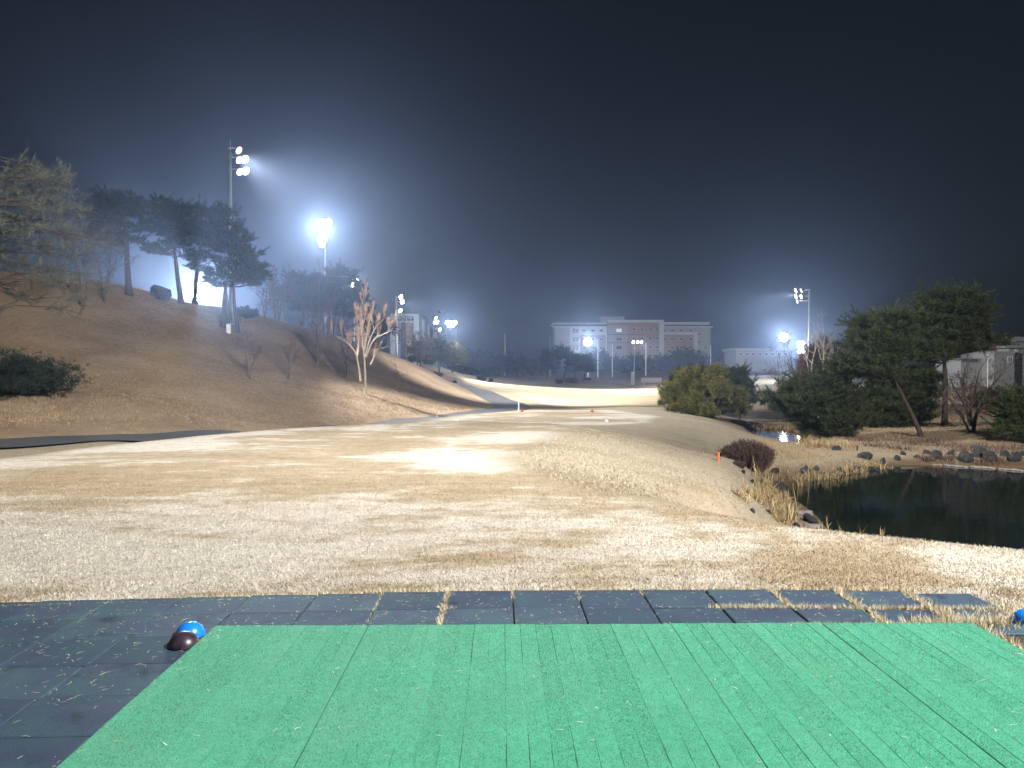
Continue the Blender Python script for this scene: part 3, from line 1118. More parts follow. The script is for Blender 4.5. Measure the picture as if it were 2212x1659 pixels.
mast('double floodlight glare beside the tall right mast', b, zpx(740, 144), [(0, -0.3, None), (0.1, 0.3, None), (-0.7, 0, None), (-1.5, -0.35, None), (-1.5, 0.3, None), (-1.0, -0.1, None)], (20, 60, -1.5), POWER['right_b'], COOL, 140, .9, lamp_size=1.05)  # extra heads bunched in to fill out the double glare
b = gb(1747, 118)
mast('tall floodlight mast above the birches with lamps facing left', b, zpx(626, 118), [(0, -1.5, 'lens_warm'), (0, -.7, 'lens_dim'), (-.9, -1.5, None), (-.9, -.7, None), (-1.6, -1.3, 'lens_dim')],
     (4, 119, -1), POWER['right_tall'], NEUTRAL, 70, .9, radius=.14, arm_dir=(1, 0, 0))

# ------------------------------------------------------------------ haze: one closed box of even air
hz = MB().box(-1060, 1060, -1060, 1060, -14.0, 44.0)
hm = bpy.data.materials.new('haze_air')
hm.use_nodes = True
hn = hm.node_tree
hn.nodes.clear()
pv = hn.nodes.new('ShaderNodeVolumePrincipled')
pv.inputs['Color'].default_value = (.52, .67, 1.0, 1)
pv.inputs['Density'].default_value = HAZE_DENSITY
pv.inputs['Anisotropy'].default_value = HAZE_G
ho = hn.nodes.new('ShaderNodeOutputMaterial')
hn.links.new(pv.outputs[0], ho.inputs['Volume'])
hm.cycles.volume_sampling = 'EQUIANGULAR'
hm.cycles.homogeneous_volume = True
tag(hz.build('haze', hm), 'thin night haze glowing round the floodlights', kind='stuff')

# ------------------------------------------------------------------ vegetation builders
def unit(a):
    return a / (np.linalg.norm(a, axis=-1, keepdims=True) + 1e-9)


def tufts(g, cent, outward, n_per, L, W, spread=.9):
    """needle bunches: n_per thin blades leaving every centre"""
    c = np.repeat(cent, n_per, 0)
    o = np.repeat(outward, n_per, 0)
    d = unit(o + g.normal(0, spread, c.shape))
    p = unit(np.cross(d, g.normal(0, 1, c.shape)))
    ln = L * g.uniform(.6, 1.25, (len(c), 1))
    v = np.stack([c - p * W / 2, c + p * W / 2, c + d * ln], 1).reshape(-1, 3)
    return v, np.arange(len(v)).reshape(-1, 3)


def pad_points(g, cen, rx, ry, rz, n, clump=.20):
    """clumped points through a flattened pad, denser towards its top"""
    m = max(6, int(n / 13))
    s = unit(g.normal(0, 1, (m, 3))) * g.uniform(.2, 1.22, (m, 1)) ** .6
    s[:, 2] = np.where(s[:, 2] < -.35, s[:, 2] * .4, s[:, 2])
    k = g.integers(0, m, n)
    j = g.normal(0, 1, (n, 3)) * clump
    q = s[k] + j * np.array([.55, .55, .6])
    out = unit(q + np.array([0, 0, .35]))
    return np.asarray(cen) + q * np.array([rx, ry, rz]), out


def pine(name, label, group, trunk, Y, pads, r0=.16, dens=1.0, L=.26, W=.035, mat='pine', bark='bark', cat='tree', seed=1, depth=1.0, extra=(), npt=6, base_on_ground=True, tall=1.0, clump=.2, wide=1.12, sprigs=5):
    """trunk: frame points from the base up; pads: (px, py, rx, ry) foliage pads as they show"""
    g = np.random.default_rng(seed)
    tp = [at(px, py, Y) for px, py in trunk]
    gz = h1(tp[0].x, tp[0].y)
    if base_on_ground:
        tp[0].z = gz
    for i, p in enumerate(tp[1:]):
        p.y += g.uniform(-.15, .15) * (i + 1) * .6
    e = thing(name, label, cat, (tp[0].x, tp[0].y, tp[0].z), group)
    # resample the trunk
    t = np.array([tuple(p) for p in tp])
    u = np.linspace(0, len(t) - 1, 14)
    tt = np.stack([np.interp(u, np.arange(len(t)), t[:, k]) for k in range(3)], 1)
    for _ in range(2):
        tt[1:-1] = (tt[:-2] + 2 * tt[1:-1] + tt[2:]) / 4
    tt[0, 2] -= .25
    mb = MB()
    rad = r0 * (1.0 - .72 * np.linspace(0, 1, 14))
    rad[0] *= 1.35
    mb.tube(tt, rad, 8)
    for st in extra:                                   # further stems from the same root
        q = np.array([tuple(at(px, py, Y + .3)) for px, py in st])
        q[0, 2] = h1(q[0, 0], q[0, 1]) - .2
        mb.tube(q, np.linspace(r0 * .9, r0 * .4, len(q)), 7)
    cv, ct, cn = [], [], 0
    hw = max(abs(p[0] - trunk[-1][0]) + p[2] for p in pads) * Y / F
    for (px, py, rx, ry) in pads:
        c0 = at(px, py, Y)
        rxm, rzm = rx * Y / F * wide, ry * Y / F * 1.05 * tall
        for s in (0, 1, -1):
            f = 1.0 if s == 0 else g.uniform(.5, .75)
            dy = s * depth * g.uniform(.4, .8) * hw * .7
            c = np.array([c0.x + g.normal(0, .12) * rxm - (0 if s == 0 else .18 * (c0.x - tt[-1, 0])), c0.y + dy, c0.z + (0 if s == 0 else g.uniform(-.25, .15) * rzm)])
            n = int(dens * 250 * f * (rxm * f) ** 1.15 * (.35 + rzm) ** .7) + 14
            P, O = pad_points(g, c, rxm * f, rxm * f * .85, rzm * f, n, clump)
            v, tr = tufts(g, P, O, npt, L, W)
            cv.append(v)
            ct.append(tr + cn)
            cn += len(v)
            # loose shoots that break the outline
            for _ in range(sprigs):
                q0 = c + unit(g.normal(0, 1, 3)) * np.array([rxm, rxm, rzm]) * f * .8
                dd = unit(unit(q0 - c) * np.array([1, 1, .6]) + np.array([0, 0, .55]) + g.normal(0, .3, 3))
                q1 = q0 + dd * g.uniform(.35, .95) * (L / .3)
                mb.tube([q0, q1], [.02 * L / .3, .008], 3, cap=False)
                pts = q0 + (q1 - q0) * np.linspace(.1, 1, 7)[:, None]
                v, tr = tufts(g, pts, np.tile(dd, (7, 1)), npt + 2, L * .75, W * .8, .75)
                cv.append(v)
                ct.append(tr + cn)
                cn += len(v)
            # the limb that carries the pad
            zi = np.clip(c[2] - rxm * .35, tt[2, 2], tt[-2, 2])
            k = int(np.argmin(abs(tt[:, 2] - zi)))
            a, b2 = tt[k], c - np.array([0, 0, rzm * .35])
            mid = (a + b2) / 2 + np.array([0, 0, -.06 * np.linalg.norm(b2 - a)])
            rr = rad[k] * .5
            mb.tube([a, mid, b2], [rr, rr * .7, rr * .35], 5, cap=False)
            for _ in range(3):
                e2 = c + g.normal(0, .5, 3) * np.array([rxm, rxm, rzm]) * f
                mb.tube([mid, (b2 + e2) / 2, e2], [rr * .45, rr * .32, rr * .12], 4, cap=False)
    mb.build('trunk', M[bark], e, True)
    obj('crown', np.concatenate(cv), np.concatenate(ct), M[mat], e)
    return e


def auto_pads(px, top, bottom, hw, n, seed, taper=.55):
    g = np.random.default_rng(seed)
    out = []
    for i in range(n):
        f = i / max(1, n - 1)
        w = hw * (taper + (1 - taper) * math.sin(math.pi * min(1, .25 + f * .75)))
        y = top + (bottom - top) * f
        s = (-1) ** i
        out.append((px + s * w * g.uniform(.2, .55), y + g.uniform(-2, 2), w * g.uniform(.5, .7), (bottom - top) / n * g.uniform(.6, .85)))
    return out


def bare_tree(name, label, group, stems, Y, levels=4, kids=3, r0=.09, seed=1, bark='bark_grey', twig='twig', cat='tree', spread=.62, up=.25, ratio=.62, twig_r=.006, seglen=1.0, topfrac=.35, tip=.4):
    """stems: lists of frame points; side shoots grow from each and fork again"""
    g = np.random.default_rng(seed)
    Y = Y or slope_y(*stems[0][0])
    first = at(*stems[0][0], Y)
    root = Vector((first.x, first.y, h1(first.x, first.y)))
    e = thing(name, label, cat, root, group)
    wood, tw = MB(), MB()

    def grow(p, d, ln, r, lev):
        n = 4 if lev > 0 else 3
        pts = [p]
        for i in range(n):
            d = unit(d + g.normal(0, .16, 3) + np.array([0, 0, up * .25]))
            pts.append(pts[-1] + d * ln / n)
        rr = np.linspace(r, r * .5, n + 1)
        (wood if r > .02 else tw).tube(pts, rr, 5 if r > .03 else (4 if r > .014 else 3), cap=False)
        if lev <= 0:
            return
        for i in range(kids):
            f = g.uniform(.3, 1.0) if i else 1.0
            k = min(n, max(1, int(round(f * n))))
            nd = unit(d + g.normal(0, spread, 3) + np.array([0, 0, up]))
            grow(pts[k], nd, ln * g.uniform(ratio - .12, ratio + .12), max(twig_r, r * .52), lev - 1)

    for si, st in enumerate(stems):
        q = np.array([tuple(at(px, py, Y)) for px, py in st])
        if abs(st[0][1] - stems[0][0][1]) < 8:
            q[0] = (q[0, 0], q[0, 1], h1(q[0, 0], q[0, 1]) - .1)
        q[1:, 1] += np.cumsum(g.normal(0, .12, len(q) - 1))
        u = np.linspace(0, len(q) - 1, 9)
        q = np.stack([np.interp(u, np.arange(len(q)), q[:, k]) for k in range(3)], 1)
        q[1:-1] = (q[:-2] + 2 * q[1:-1] + q[2:]) / 4
        r1 = r0 * (1 if si == 0 else g.uniform(.55, .8))
        rr = np.linspace(r1 * 1.1, r1 * tip, 9)
        wood.tube(q, rr, 7)
        total = np.linalg.norm(q[-1] - q[0])
        nb = 5
        for i in range(nb):
            f = topfrac + (1 - topfrac) * (i + g.uniform(0, .8)) / nb if i < nb - 1 else 1.0
            k = min(8, int(f * 8))
            d0 = unit(q[k] - q[k - 1])
            nd = unit(d0 + g.normal(0, spread, 3) + np.array([0, 0, up])) if i < nb - 1 else d0
            grow(q[k], nd, total * g.uniform(.28, .42) * seglen, max(twig_r * 1.5, rr[k] * .6), levels - 1)
    wood.build('trunk', M[bark], e, True)
    if tw.n:
        tw.build('crown', M[twig], e)
    return e


def shrub(name, label, group, px, py_base, Y, hwpx, hpx, mat='pine', seed=1, n=1800, L=.2, W=.03, npt=5, cat='shrub', stem='bark', lobes=9, squat=.8, clump=.3, lobe=(.36, .55), reach=.62, zmax=.72):
    g = np.random.default_rng(seed)
    Y = Y or slope_y(px, py_base)
    p = at(px, py_base, Y)
    root = Vector((p.x, p.y, h1(p.x, p.y)))
    e = thing(name, label, cat, root, group)
    a, hh = hwpx * Y / F, hpx * Y / F
    cv, ct, cn = [], [], 0
    mb = MB()
    for i in range(lobes):
        th = g.uniform(0, 2 * math.pi)
        rr = reach * math.sqrt(g.uniform(0, 1)) if i else 0
        wob = 1 + .24 * math.sin(2 * th + seed) + .16 * math.sin(3 * th + 2.1 * seed)
        zf = g.uniform(.2, zmax) * math.sqrt(max(.05, 1 - rr * rr)) * wob
        rr *= 1 + .16 * math.sin(3 * th + seed * 1.3)
        c = np.array([root.x + a * rr * math.cos(th), root.y + a * .8 * rr * math.sin(th), root.z + hh * zf])
        s = a * g.uniform(*lobe)
        P, O = pad_points(g, c, s, s, min(s * squat, hh * .42), max(20, n // lobes), clump * .7)
        P[:, 2] = np.maximum(P[:, 2], root.z + .04)
        v, t = tufts(g, P, O, npt, L, W)
        cv.append(v)
        ct.append(t + cn)
        cn += len(v)
        mb.tube([np.array(root) - np.array([0, 0, .08]), (np.array(root) + c) / 2 + g.normal(0, .08, 3), c], [.05 * a, .035 * a, .012 * a], 5, cap=False)
    mb.build('stem', M[stem], e, True)
    obj('foliage', np.concatenate(cv), np.concatenate(ct), M[mat], e)
    return e


def twig_shrub(name, label, group, px, Y, hwpx, hpx, seed=1, n=900, mat='twig_purple', stem='twig', L=None, cat='shrub'):
    """leafless thicket: many upright rods leaving one root"""
    g = np.random.default_rng(seed)
    root = ground(px, Y)
    e = thing(name, label, cat, root, group)
    a, hh = hwpx * Y / F, hpx * Y / F
    th = g.uniform(0, 2 * math.pi, n)
    rr = np.sqrt(g.uniform(0, 1, n))
    bx = np.stack([root.x + a * .55 * rr * np.cos(th), root.y + a * .45 * rr * np.sin(th), np.full(n, root.z)], 1)
    bx[:, 2] = H(bx[:, 0], bx[:, 1]) - .03
    top = np.stack([root.x + a * rr * np.cos(th) + g.normal(0, a * .08, n), root.y + a * .8 * rr * np.sin(th) + g.normal(0, a * .08, n),
                    root.z + hh * (1 - .38 * rr ** 2) * g.uniform(.75, 1.08, n)], 1)
    d = unit(top - bx)
    p = unit(np.cross(d, g.normal(0, 1, d.shape)))
    w = .008 + .0045 * Y / 10
    mid = (bx + top) / 2 + g.normal(0, a * .06, (n, 3))
    v = np.stack([bx - p * w, bx + p * w, mid + p * w * .7, mid - p * w * .7, top], 1).reshape(-1, 3)
    i = np.arange(n)[:, None] * 5
    q = i + np.array([[0, 1, 2, 3]])
    t = i + np.array([[3, 2, 4]])
    obj('twigs', v, [q, t], M[mat], e)
    # side sprays
    m = n * 3
    k = g.integers(0, n, m)
    f = g.uniform(.4, 1, (m, 1))
    c = bx[k] * (1 - f) + top[k] * f
    v, t = tufts(g, c, np.tile([0, 0, .8], (m, 1)), 2, hh * .16, w * 1.1, .7)
    obj('sprays', v, t, M[mat], e)
    mb = MB()
    for i in range(6):
        k = int(g.integers(0, n))
        mb.tube([bx[k], mid[k], top[k]], [w * 2.2, w * 1.4, w * .6], 5, cap=False)
    mb.build('stem', M[stem], e)
    return e


def pads_from(fn, lst):
    k = {R1: .2728, R2: .1984, R3: .1984, R4: .1984, R5: .1984, R6: .2315}[fn]
    return [(*fn(x, y), rx * k, ry * k) for x, y, rx, ry in lst]


def pts_from(fn, lst):
    return [fn(x, y) for x, y in lst]


# ------------------------------------------------------------------ the hill on the left
GP = 'umbrella pines on the hill crest'
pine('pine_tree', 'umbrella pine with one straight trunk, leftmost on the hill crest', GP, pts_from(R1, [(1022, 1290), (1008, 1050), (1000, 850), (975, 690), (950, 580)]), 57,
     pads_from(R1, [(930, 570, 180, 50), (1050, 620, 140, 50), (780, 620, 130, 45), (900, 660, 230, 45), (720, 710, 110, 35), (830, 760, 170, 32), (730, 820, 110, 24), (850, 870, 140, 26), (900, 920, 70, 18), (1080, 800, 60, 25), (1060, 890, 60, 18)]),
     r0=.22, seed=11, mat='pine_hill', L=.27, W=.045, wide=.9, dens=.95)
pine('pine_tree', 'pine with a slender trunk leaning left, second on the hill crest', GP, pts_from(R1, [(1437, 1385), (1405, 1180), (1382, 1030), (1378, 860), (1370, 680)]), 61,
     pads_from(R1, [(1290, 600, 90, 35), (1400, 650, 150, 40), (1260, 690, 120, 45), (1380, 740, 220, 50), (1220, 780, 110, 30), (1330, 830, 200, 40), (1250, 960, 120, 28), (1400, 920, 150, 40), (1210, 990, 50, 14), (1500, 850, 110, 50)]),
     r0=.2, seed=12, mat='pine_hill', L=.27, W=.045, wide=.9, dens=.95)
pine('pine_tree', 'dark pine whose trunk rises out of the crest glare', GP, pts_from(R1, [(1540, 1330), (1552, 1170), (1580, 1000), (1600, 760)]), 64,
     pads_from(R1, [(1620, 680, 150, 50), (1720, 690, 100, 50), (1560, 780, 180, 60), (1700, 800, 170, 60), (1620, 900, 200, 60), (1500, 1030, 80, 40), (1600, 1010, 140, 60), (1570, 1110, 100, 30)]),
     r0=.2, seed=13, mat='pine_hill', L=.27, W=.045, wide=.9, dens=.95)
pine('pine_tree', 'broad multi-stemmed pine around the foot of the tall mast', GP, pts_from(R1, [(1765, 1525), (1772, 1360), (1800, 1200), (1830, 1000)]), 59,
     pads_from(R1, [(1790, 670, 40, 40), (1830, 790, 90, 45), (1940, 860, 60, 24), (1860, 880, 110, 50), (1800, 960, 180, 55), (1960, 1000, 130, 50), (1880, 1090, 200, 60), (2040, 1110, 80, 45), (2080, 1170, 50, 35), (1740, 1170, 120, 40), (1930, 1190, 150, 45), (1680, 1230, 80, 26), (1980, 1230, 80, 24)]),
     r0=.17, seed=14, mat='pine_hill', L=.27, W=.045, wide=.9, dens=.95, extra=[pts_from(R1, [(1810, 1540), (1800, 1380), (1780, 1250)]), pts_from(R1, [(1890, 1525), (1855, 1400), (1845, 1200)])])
shrub('round_shrub', 'dark round clipped shrub on the crest right of the tall mast', None, *R1(1950, 1405), 64, 26, 30, mat='pine_hill', seed=15, n=2600, L=.16, W=.04, lobes=12)
GB = 'small bare trees along the ridge'
for k, (lab, base, tip, Y, sd) in enumerate([
        ('small bare tree standing left of the leftmost crest pine', (825, 1195), (870, 980), 54, 1), ('spreading bare tree below the wispy branches', (660, 1165), (600, 930), 52, 2)]):
    b0, t0 = R1(*base), R1(*tip)
    bare_tree('bare_tree', lab, GB, [[b0, ((b0[0] + t0[0]) / 2 + 3, (b0[1] + t0[1]) / 2), t0], [b0, (b0[0] - 12, b0[1] - 28), (b0[0] - 24, b0[1] - 48)], [b0, (b0[0] + 14, b0[1] - 26), (b0[0] + 30, b0[1] - 44)]], Y, 4, 3, .07, 20 + sd, spread=.7, twig_r=.012)
for k, (lab, base, tip, Y) in enumerate([
        ('bare forked tree, first right of the round crest shrub', (393, 970), (400, 590), 68), ('bare tree, second right of the round crest shrub', (508, 965), (520, 620), 70),
        ('thin bare tree touching its right-hand twin on the ridge', (548, 970), (600, 640), 71), ('bare twin-stemmed tree at the edge of the pine grove', (618, 1000), (625, 660), 72)]):
    b0, t0 = R2(*base), R2(*tip)
    bare_tree('bare_tree', lab, GB, [[b0, (b0[0] + (-1) ** k * 3, (b0[1] + t0[1]) / 2 + 8), t0], [(b0[0], b0[1]), (b0[0] + 4, b0[1] - 24), (b0[0] + 14, b0[1] - 50)], [(b0[0], b0[1]), (b0[0] - 3, b0[1] - 30), (b0[0] - 16, b0[1] - 55)]], Y, 4, 3, .085, 30 + k, spread=.6, twig_r=.014)
# boulder on the crest
def rock_mesh(seed, sub=2, rough=.42):
    import bmesh
    g = np.random.default_rng(seed)
    bm = bmesh.new()
    bmesh.ops.create_icosphere(bm, subdivisions=sub, radius=1)
    off = g.normal(0, 1, (7, 3))
    for v in bm.verts:
        p = np.array(v.co)
        s = 1 + rough * sum(math.tanh(4.0 * float(p @ unit(o))) * w for o, w in zip(off, (.5, -.4, .35, -.3, .3, .25, -.2))) + g.normal(0, .035)
        v.co = Vector(p * s)
    me = bpy.data.meshes.new('rock')
    bm.to_mesh(me)
    bm.free()
    me.materials.append(M['rock'])
    return me


ROCKS = [rock_mesh(s) for s in range(6)]
v = ground(R1(1275, 1330)[0], 59.5)
o = put('boulder', ROCKS[1], (v.x, v.y, v.z + .42), None, (.3, .5, .9), (.78, .7, .62))
tag(o, 'dark rounded boulder sitting on the hill crest between two pines', 'boulder')
# signboard below the tall mast
v = at(*R1(1810, 1545), 58)
e = thing('marker_box', 'small pale marker box at the foot of the tall mast', 'marker', (v.x, v.y, h1(v.x, v.y)))
MB().box(v.x - .13, v.x + .13, v.y - .1, v.y + .1, e.location.z - .05, e.location.z + .62).build('case', M['white'], e)
MB().box(v.x - .15, v.x + .15, v.y - .12, v.y + .12, e.location.z + .62, e.location.z + .68).build('lid', M['galv'], e)
# pine grove right of the mast
GG = 'pines of the grove on the ridge'
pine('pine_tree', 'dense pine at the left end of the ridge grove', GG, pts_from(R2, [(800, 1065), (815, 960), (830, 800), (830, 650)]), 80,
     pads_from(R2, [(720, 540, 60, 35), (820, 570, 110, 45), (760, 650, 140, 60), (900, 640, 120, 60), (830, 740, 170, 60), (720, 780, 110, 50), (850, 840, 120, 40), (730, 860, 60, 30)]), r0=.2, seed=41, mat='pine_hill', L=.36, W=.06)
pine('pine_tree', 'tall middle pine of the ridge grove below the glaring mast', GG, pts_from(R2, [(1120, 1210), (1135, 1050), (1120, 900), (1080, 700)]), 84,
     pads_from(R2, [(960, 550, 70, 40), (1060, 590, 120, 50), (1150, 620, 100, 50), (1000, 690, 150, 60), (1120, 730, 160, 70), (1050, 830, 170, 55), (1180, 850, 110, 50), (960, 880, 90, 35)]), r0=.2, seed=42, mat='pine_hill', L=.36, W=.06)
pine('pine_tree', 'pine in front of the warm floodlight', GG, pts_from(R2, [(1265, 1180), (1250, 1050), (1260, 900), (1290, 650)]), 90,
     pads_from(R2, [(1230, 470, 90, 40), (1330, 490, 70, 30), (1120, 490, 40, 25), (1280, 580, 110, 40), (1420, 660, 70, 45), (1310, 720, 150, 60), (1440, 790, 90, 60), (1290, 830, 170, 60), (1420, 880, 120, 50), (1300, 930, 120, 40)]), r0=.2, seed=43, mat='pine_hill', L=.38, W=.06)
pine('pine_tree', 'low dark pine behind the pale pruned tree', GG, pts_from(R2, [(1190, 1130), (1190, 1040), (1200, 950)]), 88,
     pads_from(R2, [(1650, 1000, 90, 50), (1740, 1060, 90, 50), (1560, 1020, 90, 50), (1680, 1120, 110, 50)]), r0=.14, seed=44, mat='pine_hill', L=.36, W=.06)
for k, (lab, base, tip, Y) in enumerate([
        ('thin bare tree under the left pine of the grove', (770, 1105), (790, 890), 77), ('bare forked tree on the ridge below the grove', (880, 1105), (900, 900), 80),
        ('slim dark trunk behind the forked slope tree', (1030, 1150), (1035, 850), 82), ('slim bare trunk beneath the middle pines', (1195, 1160), (1185, 960), 88)]):
    b0, t0 = R2(*base), R2(*tip)
    bare_tree('bare_tree', lab, GB, [[b0, (b0[0] + (-1) ** k * 2, (b0[1] + t0[1]) / 2), t0], [b0, (b0[0] + 5, b0[1] - 20), (b0[0] + 12, b0[1] - 38)]], Y, 3, 3, .08, 50 + k, spread=.55, twig_r=.014)
# trees on the slope itself
GS = 'bare trees and saplings on the slope'
bare_tree('bare_tree', 'dark bare tree forking low, halfway up the slope', GS, [pts_from(R2, [(970, 1480), (985, 1330), (985, 1160), (975, 1000), (985, 850)]), pts_from(R2, [(975, 1400), (1010, 1310), (1040, 1180), (1050, 1040)]), pts_from(R2, [(980, 1330), (960, 1180), (940, 1050)])],
          None, 4, 3, .14, 61, bark='bark_grey', spread=.45, up=.5, twig_r=.012, topfrac=.45)
bare_tree('pruned_tree', 'pale pruned tree with thick upswept branches on the slope', GS,
          [pts_from(R2, [(1490, 1800), (1492, 1600), (1490, 1400), (1470, 1250), (1450, 1050), (1460, 940)]),
           pts_from(R2, [(1440, 1660), (1410, 1450), (1380, 1330), (1290, 1230), (1180, 1175)]),
           pts_from(R2, [(1495, 1400), (1540, 1270), (1600, 1180), (1740, 1130), (1790, 1080)]),
           pts_from(R2, [(1490, 1400), (1520, 1250), (1590, 1080), (1680, 990)]),
           pts_from(R2, [(1480, 1330), (1500, 1200), (1530, 1050), (1560, 940)]),
           pts_from(R2, [(1400, 1400), (1410, 1260), (1390, 1100), (1380, 960)]),
           pts_from(R2, [(1545, 1480), (1580, 1410), (1580, 1320), (1720, 1290)])],
          None, 4, 4, .085, 62, bark='bark_pale', twig='twig_orange', spread=.34, up=.6, twig_r=.007, topfrac=.45, seglen=.5, ratio=.68, tip=.24)
for k, (lab, sts, Y, kw) in enumerate([
        ('sparse sapling with two thin stems, left on the slope', [[(240, 1640), (210, 1480), (180, 1300), (150, 1210)], [(235, 1560), (270, 1440), (285, 1350), (250, 1280)], [(240, 1520), (300, 1420), (350, 1340)]], None, .04),
        ('small twiggy bare tree on the lower slope', [[(650, 1640), (660, 1500), (640, 1400), (600, 1350)], [(655, 1560), (690, 1440), (720, 1330)], [(655, 1540), (640, 1420), (660, 1300)]], None, .06),
        ('thin leaning sapling left of the pruned tree', [[(1272, 1630), (1295, 1500), (1300, 1420), (1350, 1350)], [(1290, 1480), (1280, 1400), (1240, 1310)]], None, .06)]):
    bare_tree('sapling', lab, GS, [pts_from(R2, s) for s in sts], Y, 3, 4, kw, 70 + k, spread=.7, twig_r=.009, seglen=.8)
bare_tree('sapling', 'crooked lone sapling on the slope nearest the path', GS, [pts_from(R3, [(200, 1230), (205, 1150), (190, 1100), (215, 1060), (180, 1000)]), pts_from(R3, [(195, 1100), (175, 1060), (160, 1020)])], None, 3, 4, .07, 75, spread=.7, twig_r=.01, seglen=.8)

# wispy tree at the left edge, its trunk just outside the picture, and the dark thicket below
def wispy_tree():
    g = np.random.default_rng(90)
    Y = 26
    x0 = -17.6
    root = Vector((x0, Y, h1(x0, Y)))
    e = thing('wispy_pine', 'wispy grey-green pine with long loose branches at the left edge', 'tree', root)
    mb = MB()
    tz = np.linspace(root.z - .2, 8.4, 12)
    tr = np.stack([x0 + np.sin(tz * .5) * .12, np.full(12, float(Y)) + np.cos(tz * .4) * .1, tz], 1)
    mb.tube(tr, np.linspace(.2, .04, 12), 8)
    cs, os_ = [], []
    ends = [at(*R1(x, y), Y + dy) for x, y, dy in [(230, 380, 0), (340, 360, .6), (540, 470, -.5), (560, 450, .8), (430, 500, 1.5), (620, 620, 0), (640, 680, .7), (520, 760, -1), (400, 820, 1), (700, 880, 0), (760, 930, .6), (560, 960, -1), (420, 1010, 1.2), (650, 1050, -.4),
                                                  (300, 640, -1.6), (180, 560, 1.6), (120, 460, -1), (250, 900, -1.6), (100, 760, 1.5), (60, 1000, -1), (330, 1130, .6), (700, 1160, .3), (560, 1290, 0), (760, 1370, .4), (640, 1480, -.2), (430, 1260, -.6), (820, 1290, .2), (300, 1390, .8), (480, 1180, 1.2), (60, 620, 0), (60, 860, .6), (200, 1200, 0), (120, 1350, 1), (200, 440, 1), (380, 700, 0), (250, 780, .4), (480, 600, .4), (560, 860, .3)]]
    for _ in range(26):                                # the side of the crown that lies outside the picture
        an = g.uniform(math.pi * .55, math.pi * 1.9)
        ends.append(Vector((x0 + g.uniform(1.6, 3.8) * math.cos(an), Y + g.uniform(1.5, 3.4) * math.sin(an), g.uniform(2.6, 8.2))))
    for p in ends:
        p = np.array(p)
        zr = np.clip(p[2] - .18 * abs(p[0] - x0) + .4, root.z + 1.5, 8.0)
        k = int(np.argmin(abs(tz - zr)))
        a = tr[k]
        m1 = a + (p - a) * .4 + np.array([0, 0, .35])
        m2 = a + (p - a) * .75 + np.array([0, 0, .25])
        mb.tube([a, m1, m2, p], [.036, .024, .014, .005], 5, cap=False)
        for _ in range(9):
            f = g.uniform(.45, 1.0)
            q = m1 + (p - m1) * f if f > .3 else m1
            d = unit(np.array([.7 if p[0] > x0 else -.7, g.normal(0, .6), .25]) + g.normal(0, .45, 3))
            L = g.uniform(.35, .9)
            q2 = q + d * L
            mb.tube([q, (q + q2) / 2 + g.normal(0, .05, 3), q2], [.012, .008, .004], 3, cap=False)
            for t in np.linspace(.3, 1.0, 6):
                cs.append(q + (q2 - q) * t + g.normal(0, .03, 3))
                os_.append(d + np.array([0, 0, .25]))
    mb.build('trunk', M['bark'], e, True)
    v, t = tufts(g, np.array(cs), np.array(os_), 7, .23, .010, .75)
    obj('crown', v, t, M['wispy'], e)


wispy_tree()
shrub('thicket', 'dark evergreen thicket at the foot of the wispy tree', None, 40, 852, None, 130, 92, mat='pine_hill', seed=92, n=9000, L=.22, W=.03, lobes=26, squat=.55)

# ------------------------------------------------------------------ trees between hill and mound
GM = 'trees beyond the hill shoulder'
pine('pine_tree', 'grey-green pine behind the hill shoulder, left of the mast', GM, pts_from(R3, [(425, 940), (430, 860), (440, 780)]), 125, pads_from(R3, [(440, 720, 70, 30), (500, 740, 70, 40), (380, 780, 90, 50), (470, 820, 110, 50), (400, 870, 80, 35), (520, 900, 40, 18)]), r0=.16, seed=101, L=.42, W=.09)
pine('pine_tree', 'pine with a bare lower trunk right behind the mast', GM, pts_from(R3, [(635, 990), (632, 900), (640, 780)]), 135, pads_from(R3, [(630, 680, 55, 25), (620, 740, 80, 35), (680, 760, 70, 35), (610, 810, 90, 40), (690, 830, 80, 40), (620, 870, 60, 25)]), r0=.18, seed=102, L=.42, W=.09)
pine('pine_tree', 'bright floodlit pine with yellow-green crown and bent trunk', GM, pts_from(R3, [(775, 1025), (790, 950), (785, 860), (790, 780)]), 140, pads_from(R3, [(740, 750, 60, 25), (820, 755, 60, 28), (780, 800, 90, 35), (870, 815, 50, 25), (730, 830, 60, 30), (840, 860, 70, 30), (760, 890, 70, 28), (880, 900, 40, 20)]), r0=.17, seed=103, mat='pine_gold', L=.42, W=.09)
pine('pine_tree', 'slender pine on the mound right of the bright pine', GM, pts_from(R3, [(887, 1035), (888, 950), (885, 880)]), 150, pads_from(R3, [(900, 820, 40, 25), (900, 870, 50, 30), (880, 910, 45, 20)]), r0=.12, seed=104, L=.42, W=.09)
for k, (lab, sts, Y) in enumerate([
        ('bare tree spreading in front of the left building', [[(290, 890), (285, 800), (270, 700), (260, 610)], [(288, 830), (320, 740), (350, 640)], [(288, 820), (240, 730), (210, 640)]], 118),
        ('clump of thin bare stems below the left building', [[(400, 930), (395, 860), (370, 760)], [(405, 930), (430, 850), (440, 770)], [(430, 945), (440, 860), (470, 780)]], 120)]):
    bare_tree('bare_tree', lab, GM, [pts_from(R3, s) for s in sts], Y, 4, 3, .12, 110 + k, spread=.6, twig_r=.022)
twig_shrub('twig_shrub', 'low leafless thicket on the mound by the mast base', 'leafless thickets', R3(580, 990)[0], 132, 22, 12, seed=115, n=260)
twig_shrub('twig_shrub', 'round leafless shrub at the foot of the hazy pines', 'leafless thickets', R3(1100, 1090)[0], 150, 12, 11, seed=116, n=200)
